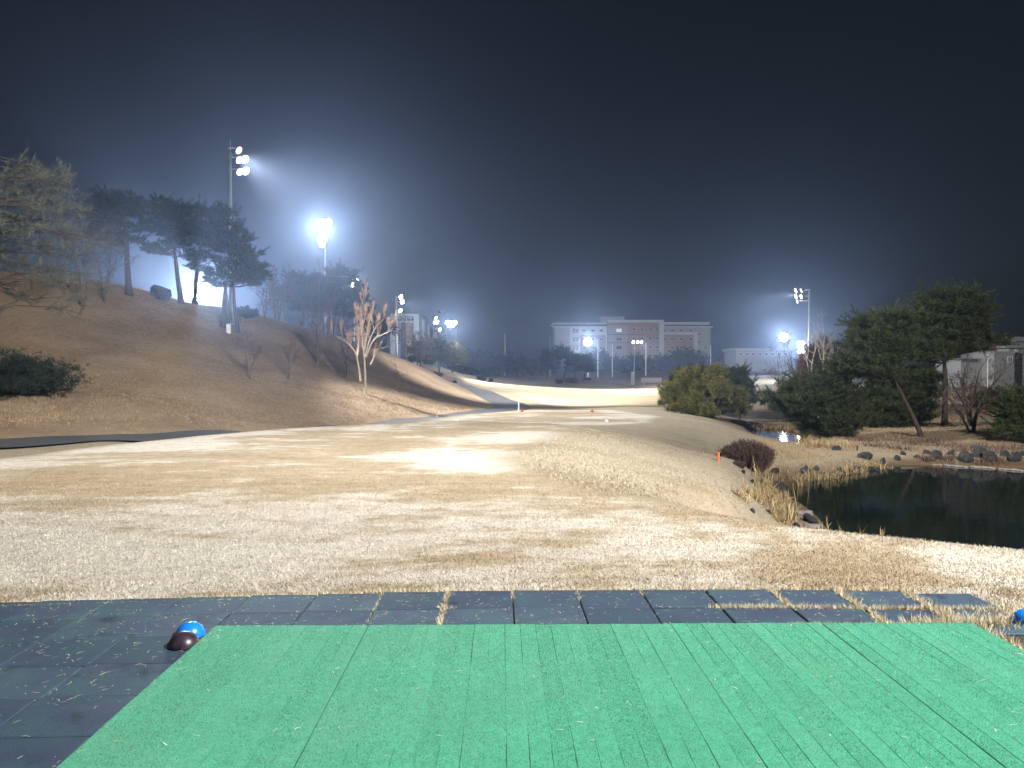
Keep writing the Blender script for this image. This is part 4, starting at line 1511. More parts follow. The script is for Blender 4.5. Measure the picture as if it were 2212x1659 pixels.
twig_shrub('twig_shrub', 'small leafless shrub touching the round one on its right', 'leafless thickets', R3(1195, 1100)[0], 150, 6, 8, seed=117, n=120)
twig_shrub('twig_shrub', 'leafless shrub below the leftmost slim pine', 'leafless thickets', R4(280, 1150)[0], 150, 10, 11, seed=118, n=200)
twig_shrub('twig_shrub', 'wide leafless shrub on the far bank of the fairway', 'leafless thickets', R4(420, 1150)[0], 152, 17, 12, seed=119, n=320)
twig_shrub('twig_shrub', 'dark low shrub right of the wide leafless shrub', 'leafless thickets', R4(595, 1130)[0], 160, 9, 7, seed=120, n=200)
shrub('cone_shrub', 'small dark cone-shaped evergreen at the hill toe', None, *R3(805, 1125), 112, 6, 15, mat='pine_hill', seed=121, n=700, L=.2, W=.06, lobes=6, squat=1.2)
# hazy pines in the middle distance
gh = [(990, 1075, 830, 70, 170), (1130, 1030, 840, 70, 185), (1295, 1060, 840, 75, 180), (1385, 1070, 850, 60, 178), (1485, 1085, 860, 80, 172), (1200, 1050, 870, 60, 195), (1060, 1050, 850, 60, 200)]
hz_lab = ['hazy pine farthest left of the pale row behind the mound', 'faint hazy pine, second in the pale row', 'hazy pine in the middle of the pale row', 'thin hazy pine right of the middle of the row',
          'layered hazy pine closing the row on the right', 'faintest pine, set back between two hazy pines', 'faint pine set back near the start of the row']
for k, (x, yb, yt, hw, Y) in enumerate(gh):
    p = R3(x, yb)
    hwv = hw * .1984
    pine('pine_tree', hz_lab[k], 'hazy pines behind the mound', [p, (p[0] + .5, p[1] - 12), R3(x, yt + 60)], Y, auto_pads(R3(x, 0)[0], R3(0, yt)[1], R3(0, yt + 130)[1], hwv, 6, 130 + k), r0=.16, seed=130 + k, L=.5, W=.12, dens=.6, mat='pine_hill')
for k, (x, yb, yt, Y) in enumerate([(1560, 1075, 960, 170), (1648, 1065, 950, 170), (1700, 1060, 960, 172), (1750, 1050, 950, 172)]):
    p, q = R3(x, yb), R3(x + 5, yt)
    bare_tree('bare_tree', ['low bare tree right of the layered hazy pine', 'low forked bare tree, middle of the small hazy group', 'low bare tree touching the forked one', 'thin bare tree left of the slim pines'][k], 'low bare trees in the haze',
              [[p, ((p[0] + q[0]) / 2, (p[1] + q[1]) / 2), q], [p, (p[0] - 4, p[1] - 10), (p[0] - 9, p[1] - 18)]], Y, 3, 3, .07, 140 + k, spread=.7, twig_r=.022)
# five slim pines before the long building
GL = 'slim pines in front of the long building'
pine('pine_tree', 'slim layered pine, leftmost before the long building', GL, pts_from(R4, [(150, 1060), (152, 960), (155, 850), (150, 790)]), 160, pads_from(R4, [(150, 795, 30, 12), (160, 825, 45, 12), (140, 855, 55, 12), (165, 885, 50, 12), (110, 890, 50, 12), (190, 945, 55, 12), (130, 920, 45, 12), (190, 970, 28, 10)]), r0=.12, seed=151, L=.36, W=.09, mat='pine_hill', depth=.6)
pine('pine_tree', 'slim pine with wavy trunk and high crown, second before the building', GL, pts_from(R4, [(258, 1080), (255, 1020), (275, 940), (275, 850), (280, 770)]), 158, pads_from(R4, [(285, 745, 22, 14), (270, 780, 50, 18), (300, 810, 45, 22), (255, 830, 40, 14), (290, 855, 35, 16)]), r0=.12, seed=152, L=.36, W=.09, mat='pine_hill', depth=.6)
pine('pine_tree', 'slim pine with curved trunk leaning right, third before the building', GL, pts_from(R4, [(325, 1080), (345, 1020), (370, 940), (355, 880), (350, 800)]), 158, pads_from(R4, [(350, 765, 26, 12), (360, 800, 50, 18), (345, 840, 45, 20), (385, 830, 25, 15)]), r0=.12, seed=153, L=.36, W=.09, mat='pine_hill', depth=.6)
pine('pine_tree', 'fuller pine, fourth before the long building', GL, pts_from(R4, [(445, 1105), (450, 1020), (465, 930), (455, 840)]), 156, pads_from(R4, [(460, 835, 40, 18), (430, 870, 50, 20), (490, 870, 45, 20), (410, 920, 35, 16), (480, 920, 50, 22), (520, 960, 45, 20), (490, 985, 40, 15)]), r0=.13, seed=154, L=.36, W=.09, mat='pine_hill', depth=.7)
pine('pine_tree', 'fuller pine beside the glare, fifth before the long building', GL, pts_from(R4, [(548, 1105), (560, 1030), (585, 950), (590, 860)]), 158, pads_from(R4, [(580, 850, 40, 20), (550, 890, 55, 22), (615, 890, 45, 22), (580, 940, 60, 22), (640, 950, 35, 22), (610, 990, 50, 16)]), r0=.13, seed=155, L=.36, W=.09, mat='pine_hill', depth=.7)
# dark trees at the foot of the long building and small birches before them
proto = pine('broad_tree', 'dark tree in the belt below the long building', 'dark belt of trees below the long building', [(1290, 800), (1290, 785), (1290, 775)], 300, auto_pads(1290, 770, 798, 16, 6, 160), r0=.3, seed=160, L=1.3, W=.4, dens=.22, mat='pine_hill')
BELT = [(1290, proto)]
for k, (px, Y, s) in enumerate([(1150, 290, .8), (1195, 300, .9), (1235, 295, .95), (1265, 310, 1.05), (1318, 300, 1.0), (1345, 290, .85), (1375, 305, 1.05), (1402, 292, .85), (1430, 300, 1.0), (1455, 285, .8), (1475, 298, 1.35), (1500, 290, .95), (1528, 300, .9), (1555, 295, .75), (1590, 290, .7), (1110, 300, .7), (1065, 290, .75), (1030, 300, .8)]):
    BELT.append((px, copy_tree(proto, ground(px, Y), s * .72, k * 1.7)))

ORDINAL = ['first', 'second', 'third', 'fourth', 'fifth', 'sixth', 'seventh', 'eighth', 'ninth', 'tenth', 'eleventh', 'twelfth', 'thirteenth', 'fourteenth', 'fifteenth',
           'sixteenth', 'seventeenth', 'eighteenth', 'nineteenth', 'twentieth']
for k, (px, o) in enumerate(sorted(BELT, key=lambda t: t[0])):
    o['label'] = 'dark hazy tree, %s from the left in the belt below the long building' % ORDINAL[k]

# ------------------------------------------------------------------ right side: conifers by the fairway and the ponds
GR = 'pines on the far bank of the ponds'
pine('pine_tree', 'broad dark pine behind the golden conifer bush', GR, pts_from(R4, [(1700, 1260), (1720, 1180), (1740, 1080)]), 64, pads_from(R4, [(1640, 1010, 90, 35), (1760, 990, 130, 35), (1900, 1010, 110, 40), (1580, 1080, 80, 45), (1720, 1080, 150, 55), (1900, 1080, 130, 50), (2050, 1080, 90, 45), (2120, 1020, 60, 35), (1620, 1160, 100, 50), (1800, 1170, 150, 60), (2080, 1160, 110, 55), (2170, 1080, 60, 40)]), r0=.16, seed=171, tall=1.15, clump=.23, sprigs=9, L=.24, W=.038, depth=.8, dens=1.9)
pine('pine_tree', 'feathery green pine at the right end of the golden bush', GR, pts_from(R5, [(860, 700), (850, 560), (830, 400)]), 60, pads_from(R5, [(900, 190, 70, 40), (850, 260, 100, 45), (950, 330, 80, 40), (840, 360, 110, 50), (960, 430, 90, 40), (880, 480, 110, 45), (980, 500, 60, 25), (850, 580, 100, 40)]), r0=.12, seed=172, tall=1.15, clump=.23, sprigs=9, L=.24, W=.036, depth=.7, dens=1.7)
shrub('conifer_bush', 'big golden-green conifer bush right of the fairway', None, *R5(500, 770), 52, 90, 102, mat='pine_gold', seed=173, n=24000, L=.26, W=.034, lobes=80, squat=1.0, clump=.32, lobe=(.13, .24), reach=.86, zmax=.86)
pine('pine_tree', 'spreading low pine with a short trunk by the small pool', GR, pts_from(R6, [(465, 1540), (480, 1470), (450, 1380), (420, 1250)]), 46,
     pads_from(R5, [(1230, 480, 110, 60), (1400, 430, 120, 60), (1560, 460, 120, 70), (1300, 560, 130, 60), (1480, 560, 130, 70), (1640, 600, 130, 70), (1560, 680, 120, 60), (1700, 330, 110, 60), (1820, 260, 110, 60)]) + pads_from(R6, [(60, 1000, 60, 30), (130, 960, 80, 40), (260, 930, 90, 45), (400, 900, 110, 50), (80, 1080, 100, 50), (220, 1060, 130, 60), (380, 1030, 130, 60), (100, 1180, 130, 60), (280, 1180, 140, 60), (450, 1140, 130, 60), (560, 1060, 90, 50), (180, 1290, 120, 55), (340, 1300, 140, 55), (500, 1270, 130, 60), (250, 1400, 110, 35), (420, 1400, 100, 35), (600, 1220, 90, 50), (560, 1360, 80, 35)]),
     r0=.2, seed=174, tall=1.15, clump=.23, sprigs=9, L=.33, W=.036, dens=1.7, depth=.8)
pine('pine_tree', 'pine with dark trunk leaning left over the pond', GR, pts_from(R6, [(1255, 1465), (1195, 1320), (1090, 1110), (990, 950), (940, 850)]), 44,
     pads_from(R6, [(680, 420, 80, 50), (850, 370, 130, 45), (1000, 360, 110, 50), (700, 520, 120, 60), (860, 480, 140, 55), (1040, 460, 120, 60), (640, 640, 120, 60), (800, 610, 150, 60), (980, 600, 150, 60), (560, 740, 120, 50), (740, 740, 150, 60), (920, 730, 150, 60), (480, 820, 100, 40), (640, 860, 130, 50), (820, 860, 130, 45), (1080, 700, 90, 50)]),
     r0=.14, seed=175, tall=1.15, clump=.23, sprigs=9, L=.33, W=.036, dens=1.7, depth=.75)
pine('pine_tree', 'tallest pine on the far bank with one straight dark trunk', GR, pts_from(R6, [(1470, 1370), (1472, 1180), (1475, 960), (1480, 800), (1490, 600), (1510, 400)]), 50,
     pads_from(R6, [(1380, 170, 110, 40), (1530, 150, 130, 45), (1680, 190, 110, 45), (1320, 260, 110, 50), (1480, 260, 140, 60), (1640, 290, 140, 60), (1780, 300, 70, 50), (1250, 370, 110, 50), (1420, 380, 150, 60), (1600, 400, 150, 60), (1760, 430, 90, 50), (1300, 500, 140, 55), (1480, 510, 150, 55), (1660, 530, 150, 50), (1830, 560, 120, 40), (1950, 590, 80, 25), (1250, 620, 120, 50), (1420, 630, 140, 50), (1600, 640, 140, 40), (1760, 640, 120, 35), (1350, 730, 110, 35), (1240, 720, 90, 40)]),
     r0=.19, seed=176, tall=1.15, clump=.23, sprigs=9, L=.33, W=.036, dens=1.6, depth=.75)
pine('pine_tree', 'dark low pine filling the gap behind the leaning trunk', GR, pts_from(R6, [(1100, 1380), (1110, 1250), (1120, 1050)]), 52,
     pads_from(R6, [(900, 950, 130, 60), (1060, 900, 140, 60), (1220, 870, 120, 55), (1340, 930, 90, 45), (820, 1060, 130, 60), (1000, 1050, 150, 60), (1180, 1010, 140, 60), (1320, 1060, 80, 50), (760, 1180, 120, 60), (920, 1180, 140, 60), (1100, 1160, 140, 60), (1270, 1170, 100, 50), (700, 1300, 110, 50), (880, 1310, 130, 50), (1060, 1290, 120, 50), (1230, 1290, 90, 40), (950, 1390, 110, 30)]),
     r0=.18, seed=177, tall=1.15, clump=.23, sprigs=9, L=.33, W=.036, dens=1.7, depth=.7)
pine('pine_tree', 'dark drooping pine at the right edge of the far bank', GR, pts_from(R6, [(2330, 1500), (2320, 1350), (2300, 1150)]), 40,
     pads_from(R6, [(2200, 1100, 110, 40), (2100, 1140, 90, 40), (2050, 1200, 90, 35), (2180, 1190, 110, 40), (2130, 1310, 110, 30), (2250, 1290, 100, 35), (2080, 1420, 110, 35), (2200, 1430, 130, 40), (2300, 1080, 100, 60)]),
     r0=.14, seed=178, tall=1.15, clump=.23, sprigs=9, L=.33, W=.036, depth=.7, dens=1.8)
twig_shrub('twig_shrub', 'red-brown twig hedge behind the birch trunks', 'leafless thickets', R6(330, 860)[0], 80, 55, 138, seed=180, n=2600)
for k, (lab, sts, Y, r) in enumerate([
        ('pale birch with forked top right of the tall mast', [[(330, 960), (335, 800), (333, 650), (330, 520)], [(336, 700), (370, 630), (410, 560)], [(336, 640), (310, 580), (280, 540)]], 74, .11),
        ('thin pale birch just right of the mast foot', [[(205, 900), (225, 780), (260, 680), (285, 600)], [(200, 860), (190, 760), (160, 680)]], 76, .08),
        ('pale birch leaning right in front of the twig hedge', [[(398, 880), (405, 800), (430, 740), (470, 690)], [(402, 820), (395, 740), (410, 680)]], 73, .08)]):
    bare_tree('birch_tree', lab, 'pale birches by the tall mast', [pts_from(R6, s) for s in sts], Y, 3, 3, r, 181 + k, bark='bark_birch', twig='bark_birch', spread=.5, up=.4, twig_r=.012, seglen=.7)
for k, (lab, sts, Y, r) in enumerate([
        ('bare grey tree with fine layered twigs by the fairway gap', [[(1280, 420), (1285, 300), (1285, 180), (1280, 60)], [(1283, 330), (1320, 260), (1350, 200)], [(1283, 300), (1240, 240), (1190, 200)]], 86, .09),
        ('thin bare tree left of the birches', [[(1465, 310), (1450, 200), (1435, 100), (1425, 30)], [(1455, 260), (1420, 250), (1385, 235)]], 88, .06)]):
    bare_tree('bare_tree', lab, 'bare trees by the fairway gap', [pts_from(R5, s) for s in sts], Y, 4, 3, r, 186 + k, spread=.75, up=.1, twig_r=.014)
bare_tree('spreading_bare_tree', 'wide-spreading bare tree with several curved stems by the pond', None,
          [pts_from(R6, [(1730, 1410), (1745, 1320), (1770, 1240), (1830, 1180), (1950, 1130), (2050, 1060)]),
           pts_from(R6, [(1710, 1400), (1650, 1320), (1600, 1260), (1545, 1190), (1540, 1120), (1480, 1100)]),
           pts_from(R6, [(1720, 1370), (1690, 1290), (1690, 1210), (1620, 1110), (1560, 1020), (1540, 930)]),
           pts_from(R6, [(1725, 1360), (1720, 1260), (1700, 1190), (1740, 1080), (1760, 960), (1780, 860)]),
           pts_from(R6, [(1740, 1330), (1760, 1260), (1760, 1180), (1820, 1080), (1900, 960), (1950, 880)]),
           pts_from(R6, [(1650, 1310), (1630, 1260), (1590, 1215)]),
           pts_from(R6, [(1700, 1200), (1660, 1100), (1640, 980), (1660, 870)])],
          44, 5, 3, .11, 190, bark='bark', twig='twig', spread=.6, up=.12, twig_r=.008, topfrac=.45, seglen=.8)
twig_shrub('twig_shrub', 'purple-brown leafless bush beside the red stake', 'leafless thickets', R5(950, 1180)[0], 29.5, 58, 60, seed=195, n=2600)
twig_shrub('twig_shrub', 'hazy leafless thicket behind the spreading bare tree', 'leafless thickets', R6(1900, 1000)[0], 70, 46, 46, seed=196, n=900)
twig_shrub('twig_shrub', 'reddish leafless tuft among the near pond rocks', 'leafless thickets', R7(480, 380)[0], 24, 14, 12, seed=197, n=500)

# ------------------------------------------------------------------ pond edge: rocks, logs, reeds
rock_sets = [
    ('among the reeds on the near pond bank', 'boulders on the near pond bank',
     [(880, 240, 55), (700, 240, 40), (1000, 260, 40), (560, 300, 30), (720, 330, 60), (640, 410, 45), (740, 370, 40), (600, 250, 35), (660, 480, 45), (900, 530, 60), (830, 560, 45), (950, 590, 40), (560, 480, 28), (820, 500, 40), (500, 240, 30), (620, 300, 28)]),
    ('on the spit between the two ponds', 'boulders on the spit between the ponds',
     [(1040, 240, 60), (950, 225, 40), (1100, 225, 40), (1190, 215, 45), (1290, 225, 30), (1240, 150, 50), (1350, 180, 45), (1080, 100, 40), (1150, 230, 30), (1320, 230, 25)]),
    ('on the far bank behind the log edging', 'boulders on the far pond bank',
     [(1620, 120, 45), (1700, 140, 60), (1770, 120, 55), (1850, 150, 70), (1930, 130, 60), (2000, 160, 65), (2090, 130, 60), (2170, 165, 55), (2200, 130, 45), (1560, 150, 35), (1440, 160, 40), (1480, 130, 35)])]
for lab, grp, pts in rock_sets:
    order = sorted(range(len(pts)), key=lambda i: pts[i][0])
    for k, (x, y, s) in enumerate(pts):
        v = at_ground(*R7(x, y + s * .35))
        sc = s * .3551 * v.y / F * rnd.uniform(.42, .75)
        o = put('boulder', ROCKS[(k * 5 + len(pts)) % 6], (v.x, v.y, v.z + sc * .28), None, (rnd.uniform(0, 6), rnd.uniform(0, 6), rnd.uniform(0, 6)),
                (sc * rnd.uniform(.9, 1.25), sc * rnd.uniform(.85, 1.1), sc * rnd.uniform(.65, .9)))
        tag(o, 'dark %sboulder, %s from the left %s' % ('' if s < 45 else 'large ', ORDINAL[order.index(k)], lab), 'boulder', grp)
# flat stepping stones by the near bank
for k, (x, y, w, lab) in enumerate([(850, 497, 75, 'flat pale slab lying at the near water edge, upper one'), (925, 580, 50, 'flat pale slab lying at the near water edge, lower one'), (735, 375, 36, 'small pale slab among the reeds')]):
    v = at_ground(*R7(x, y))
    hw = w * .3551 * v.y / F
    g = np.random.default_rng(300 + k)
    m = 9
    th = np.arange(m) * 2 * math.pi / m
    rr = g.uniform(.8, 1.1, m)
    top = np.stack([hw * rr * np.cos(th), hw * .35 * rr * np.sin(th), np.full(m, .07)], 1)
    bot = top * np.array([1.06, 1.06, 1]) - np.array([0, 0, .16])
    vv = np.concatenate([top, bot]) + np.array(v)
    q = np.array([(i, m + i, m + (i + 1) % m, (i + 1) % m) for i in range(m)])
    tt = np.array([(0, i, i + 1) for i in range(1, m - 1)])
    tag(obj('stone_slab', vv, [q, tt], M['wood']), lab, 'stone', 'pale slabs at the water edge')
# log edging on the far bank
logs = [[(1412, 195), (1565, 193)], [(1650, 200), (1712, 203)], [(1728, 203), (1870, 216)], [(1885, 212), (2040, 222)], [(2062, 226), (2215, 238)]]
lg = ['log edging at the far bank, first length from the spit', 'short log edging, second length on the far bank', 'log edging on the far bank, middle length', 'log edging on the far bank, fourth length', 'log edging on the far bank running out of the picture']
for (a, b), lab in zip(logs, lg):
    p, q = on_z(*R7(*a), ZW + .02), on_z(*R7(*b), ZW + .02)
    e = thing('log_edging', lab, 'log', (p + q) / 2, 'log edging of the pond')
    n = 7
    pts = [p + (q - p) * i / n + Vector((0, rnd.uniform(-.03, .03), rnd.uniform(-.012, .012))) for i in range(n + 1)]
    MB().tube(pts, [.042 + rnd.uniform(-.008, .008) for _ in pts], 8).build('log', M['wood'], e, True)
    for f in (.15, .85):
        s = p + (q - p) * f + Vector((0, -.1, 0))
        MB().tube([s - Vector((0, 0, .5)), s + Vector((0, 0, .03))], [.03, .03], 7).build('peg', M['wood'], e, True)

# reeds
def reeds(name, label, spots, seed, h, n_each, lean=.25, mat='reed', width=.011):
    g = np.random.default_rng(seed)
    vs, qs, ts, c = [], [], [], 0
    for (x, y, sp) in spots:
        v = at_ground(*R7(x, y))
        s = sp * .3551 * v.y / F
        n = n_each
        bx = np.stack([v.x + g.normal(0, s, n), v.y + g.normal(0, s * .9, n), np.zeros(n)], 1)
        bx[:, 2] = np.maximum(H(bx[:, 0], bx[:, 1]), ZW - .05)
        ln = h * g.uniform(.45, 1.15, (n, 1))
        d = unit(np.array([0, 0, 1.0]) + g.normal(0, lean, (n, 3)))
        mid = bx + d * ln * .55
        tip = mid + unit(d + g.normal(0, lean * 1.3, (n, 3)) - np.array([0, 0, lean * .8])) * ln * .5
        p = unit(np.cross(d, g.normal(0, 1, (n, 3)))) * width
        vs.append(np.stack([bx - p, bx + p, mid + p * .8, mid - p * .8, tip], 1).reshape(-1, 3))
        i = np.arange(n)[:, None] * 5 + c
        qs.append(i + np.array([[0, 1, 2, 3]]))
        ts.append(i + np.array([[3, 2, 4]]))
        c += n * 5
    return tag(obj(name, np.concatenate(vs), [np.concatenate(qs), np.concatenate(ts)], M[mat]), label, kind='stuff')


reeds('reeds', 'dry straw-coloured reeds along the near pond bank',
      [(620, 290, 25), (680, 300, 25), (790, 300, 25), (840, 310, 20), (920, 295, 20), (960, 290, 22), (1020, 290, 20), (600, 350, 25), (640, 380, 28), (700, 420, 25), (730, 450, 25), (680, 470, 30), (620, 440, 25), (760, 530, 30), (700, 520, 30), (800, 540, 25), (1130, 260, 20), (1060, 285, 16), (860, 330, 14)], 400, .5, 30)
reeds('reeds', 'tall single dry reed stalks at the near water edge', [(665, 250, 4), (825, 470, 5), (590, 360, 8), (900, 300, 8)], 401, 1.0, 4, .10, width=.012)
reeds('reeds', 'short dry stalks peeping over the tee edge', [(1000, 612, 10), (1020, 612, 6), (1095, 620, 3), (1215, 632, 4), (1350, 640, 6)], 405, .42, 6, .25, width=.012)
reeds('reeds', 'low matted dry reeds fringing the near bank', [(620, 420, 40), (690, 450, 40), (740, 400, 25), (660, 350, 30), (740, 550, 30), (1250, 215, 40), (1180, 245, 25), (1330, 215, 30), (560, 400, 30), (480, 400, 20)], 402, .32, 90, .55)
reeds('reeds', 'dry brown reeds round the small pool', [(900, 95, 25), (960, 98, 25), (1020, 98, 25), (850, 60, 20), (560, -15, 20), (640, -12, 20), (720, -15, 20), (780, -5, 20), (880, 40, 18), (1100, 95, 30)], 403, .5, 60, .3, width=.016)
reeds('reeds', 'brown dead undergrowth on the far pond bank', [(1450, 110, 60), (1550, 80, 60), (1650, 70, 60), (1750, 90, 60), (1850, 120, 50), (1950, 100, 60), (2050, 130, 50), (2150, 110, 50), (1300, 90, 50), (1250, 60, 50), (1620, 180, 30), (1750, 175, 40), (2000, 190, 40)], 404, .4, 80, .45, mat='twig_purple', width=.014)

# ------------------------------------------------------------------ buildings
M['bld_pale'] = simple('pale_render_wall', (.55, .56, .57), .9, .06, .5)
M['bld_grey'] = simple('grey_wall', (.36, .36, .37), .9, .08, .5)
M['bld_brick'] = simple('brick_orange_wall', (.36, .255, .20), .9, .12, .6)
M['bld_hall'] = simple('hall_wall', (.29, .29, .29), .9, .08, .5)
M['bld_dark'] = simple('dark_band', (.10, .10, .12), .8, .15, .5)
M['glass'] = simple('dark_window_glass', (.03, .035, .045), .15, .2, 1, spec=.6)
M['glass_lit'] = emitter('lit_window', (1.0, .86, .74), .45)


class Bld:
    def __init__(self, name, label, Y, base_px, fn):
        self.Y, self.fn = Y, fn
        g = ground(base_px, Y)
        self.e = thing(name, label, 'building', g)

    def X(self, x): return at(*self.fn(x, 0), self.Y).x
    def Z(self, y): return at(*self.fn(0, y), self.Y).z

    def block(self, name, x0, x1, y0, y1, mat, front=0.0, depth=14.0, to_ground=False):
        z0 = (self.e.location.z - 1.5) if to_ground else self.Z(y1)
        return MB().box(self.X(x0), self.X(x1), self.Y - front, self.Y - front + depth, z0, self.Z(y0)).build(name, M[mat], self.e)

    def window(self, x, y, w, h, front=0.0, lit=False):
        x0, x1, z0, z1 = self.X(x - w / 2), self.X(x + w / 2), self.Z(y + h / 2), self.Z(y - h / 2)
        t = .14
        yf = self.Y - front
        mb = MB()
        mb.box(x0 - t, x0, yf - .16, yf + .05, z0 - t, z1 + t).box(x1, x1 + t, yf - .16, yf + .05, z0 - t, z1 + t)
        mb.box(x0, x1, yf - .16, yf + .05, z1, z1 + t).box(x0, x1, yf - .2, yf + .05, z0 - t, z0)
        mb.box((x0 + x1) / 2 - .04, (x0 + x1) / 2 + .04, yf - .1, yf + .05, z0, z1)
        f = mb.build('window', M['bld_pale'], self.e)
        MB().box(x0, x1, yf - .03, yf + .04, z0, z1).build('pane', M['glass_lit' if lit else 'glass'], f)


B = Bld('long_building', 'long multi-storey building with brick panels behind the fairway', 330, R4(1080, 0)[0], R4)
B.block('wall', 235, 400, 520, 880, 'bld_grey', 0, 16, True)
B.block('wall', 400, 800, 522, 880, 'bld_pale', .4, 16, True)
B.block('brick_panel', 512, 790, 608, 880, 'bld_brick', .8, 1, True)
B.block('wall', 800, 1405, 452, 880, 'bld_brick', 3, 18, True)
B.block('stair_tower', 805, 875, 510, 880, 'bld_grey', 3.6, 2, True)
B.block('wall', 875, 1010, 505, 880, 'bld_grey', 3.3, 2, True)
B.block('parapet', 800, 1405, 447, 475, 'bld_pale', 3.5, 18)
B.block('pillar', 1355, 1405, 475, 880, 'bld_pale', 4.2, 3, True)
B.block('wall', 1405, 1930, 520, 880, 'bld_grey', .4, 16, True)
B.block('brick_panel', 1405, 1745, 604, 880, 'bld_brick', .8, 1, True)
B.block('frame_beam', 1405, 1786, 578, 602, 'bld_pale', 1.4, 2)
B.block('pillar', 1745, 1786, 602, 880, 'bld_pale', 1.4, 2, True)
B.block('frame_beam', 400, 800, 585, 606, 'bld_pale', 1.2, 2)
B.block('pillar', 785, 800, 606, 880, 'bld_pale', 1.2, 2, True)
B.block('cornice', 220, 800, 512, 522, 'bld_pale', 1.2, 16)
B.block('cornice', 1405, 1952, 512, 524, 'bld_pale', 1.2, 17)
B.block('attic_band', 240, 795, 490, 511, 'bld_dark', -1.0, 14)
B.block('attic_band', 1410, 1900, 494, 511, 'bld_dark', -1.0, 14)
B.block('roof', 210, 795, 474, 489, 'bld_pale', 1.8, 18)
B.block('roof', 1408, 1910, 468, 493, 'bld_pale', 1.8, 18)
B.block('penthouse', 752, 1015, 394, 470, 'bld_grey', -6, 8)
B.block('penthouse', 1017, 1222, 408, 446, 'bld_dark', -7, 7)
for y in (602, 690): B.block('ledge', 800, 1190, y, y + 6, 'bld_dark', 3.7, .6)
for y, lit in ((560, False), (655, False), (745, False)):
    B.window(462, y, 62, 46, .4)
for x in (550, 647, 740): B.window(x, 558, 34, 22, .4)
for x in (550, 647, 740):
    for y in (655, 748, 830): B.window(x, y, 34, 24, .8)
B.window(378, 597, 20, 16, 0)
B.window(378, 690, 20, 16, 0)
for k, y in enumerate((560, 655, 745)): B.window(922, y, 56, 34, 3.3, k == 0)
for y in (548, 645, 740, 830):
    for x in (1085, 1172, 1262, 1333): B.window(x, y, 30, 22, 3)
for x in (1422, 1515, 1610, 1710): B.window(x, 557, 34, 22, .4)
for y in (650, 742, 830):
    for x in (1425, 1515, 1610, 1710): B.window(x, y, 34, 24, .8)
for y in (597, 685, 780): B.window(1803, y, 26, 22, .4)
B.window(1875, 742, 28, 22, .4)

L_ = Bld('office_building', 'pale building end with square frame behind the ridge', 210, R3(265, 0)[0], R3)
L_.block('wall', 165, 365, 465, 760, 'bld_grey', 0, 20, True)
L_.block('pillar', 110, 163, 380, 760, 'bld_pale', 1.4, 22, True)
L_.block('pillar', 363, 420, 380, 760, 'bld_pale', 1.4, 22, True)
L_.block('frame_beam', 163, 363, 378, 406, 'bld_pale', 1.4, 22)
L_.block('wall', 163, 363, 406, 460, 'bld_grey', -1.5, 10)
L_.block('frame_beam', 163, 363, 460, 472, 'bld_pale', 1.2, 10)
L_.block('brick_panel', 272, 362, 474, 760, 'bld_brick', .5, 1, True)
L_.block('blue_panel', 215, 270, 474, 760, 'bld_dark', .4, 1, True)
for x in (195, 245, 295, 340): L_.window(x, 434, 34, 26, -1.5)
for y in (525, 600): L_.window(190, y, 30, 40, 0)
for x0, x1, yt, dy in ((424, 445, 425, -6), (447, 470, 465, -14), (472, 528, 515, -26), (534, 553, 590, -40)):
    L_.block('rear_wing', x0, x1, yt, 760, 'bld_pale', dy, 8, True)

G_ = Bld('hall', 'pale building block at the right edge behind the bare tree', 130, R6(2250, 0)[0], R6)
G_.block('wall', 1885, 2072, 675, 1000, 'bld_hall', 1.5, 6, True)
G_.block('wall', 2074, 2420, 640, 1000, 'bld_hall', 0, 14, True)
G_.block('cornice', 2010, 2420, 615, 640, 'bld_hall', .9, 14)
G_.block('roof', 1905, 2420, 528, 612, 'bld_hall', -3, 9)
G_.block('wall', 1690, 1883, 735, 1000, 'bld_hall', -2, 8, True)
G_.block('frame_beam', 1690, 1830, 738, 768, 'bld_dark', -1.6, .3)
G_.window(2030, 748, 34, 40, 1.5)
G_.window(2142, 660, 12, 24, 0)
G_.window(2142, 745, 12, 24, 0)
G_.window(2142, 840, 12, 24, 0)

S_ = Bld('low_building', 'low wide building behind the right floodlights', 260, 1640, R4)
S_.block('wall', 2210, 2790, 775, 900, 'bld_hall', 0, 14, True)
S_.block('roof', 2190, 2810, 748, 773, 'bld_grey', 1.2, 16)
for x in range(2260, 2780, 70): S_.window(x, 815, 34, 24, 0)

# ------------------------------------------------------------------ posts, stakes, markers
def post(name, label, cat, group, px, py_top, Y, r, mat, cap=True, py_base=None):
    g = ground(px, Y)
    zt = zpx(py_top, Y)
    e = thing(name, label, cat, g, group)
    MB().tube([(g.x, g.y, g.z - .1), (g.x, g.y, (g.z + zt) / 2), (g.x, g.y, zt)], [r, r, r * .85], 8).build('shaft', M[mat], e, True)
    if cap:
        MB().lathe([(r * 1.15, 0), (r * 1.15, r * .8), (r * .6, r * 1.6), (.001, r * 1.8)], 8, (g.x, g.y, zt - r * .4)).build('cap', M[mat], e, True)
    return e


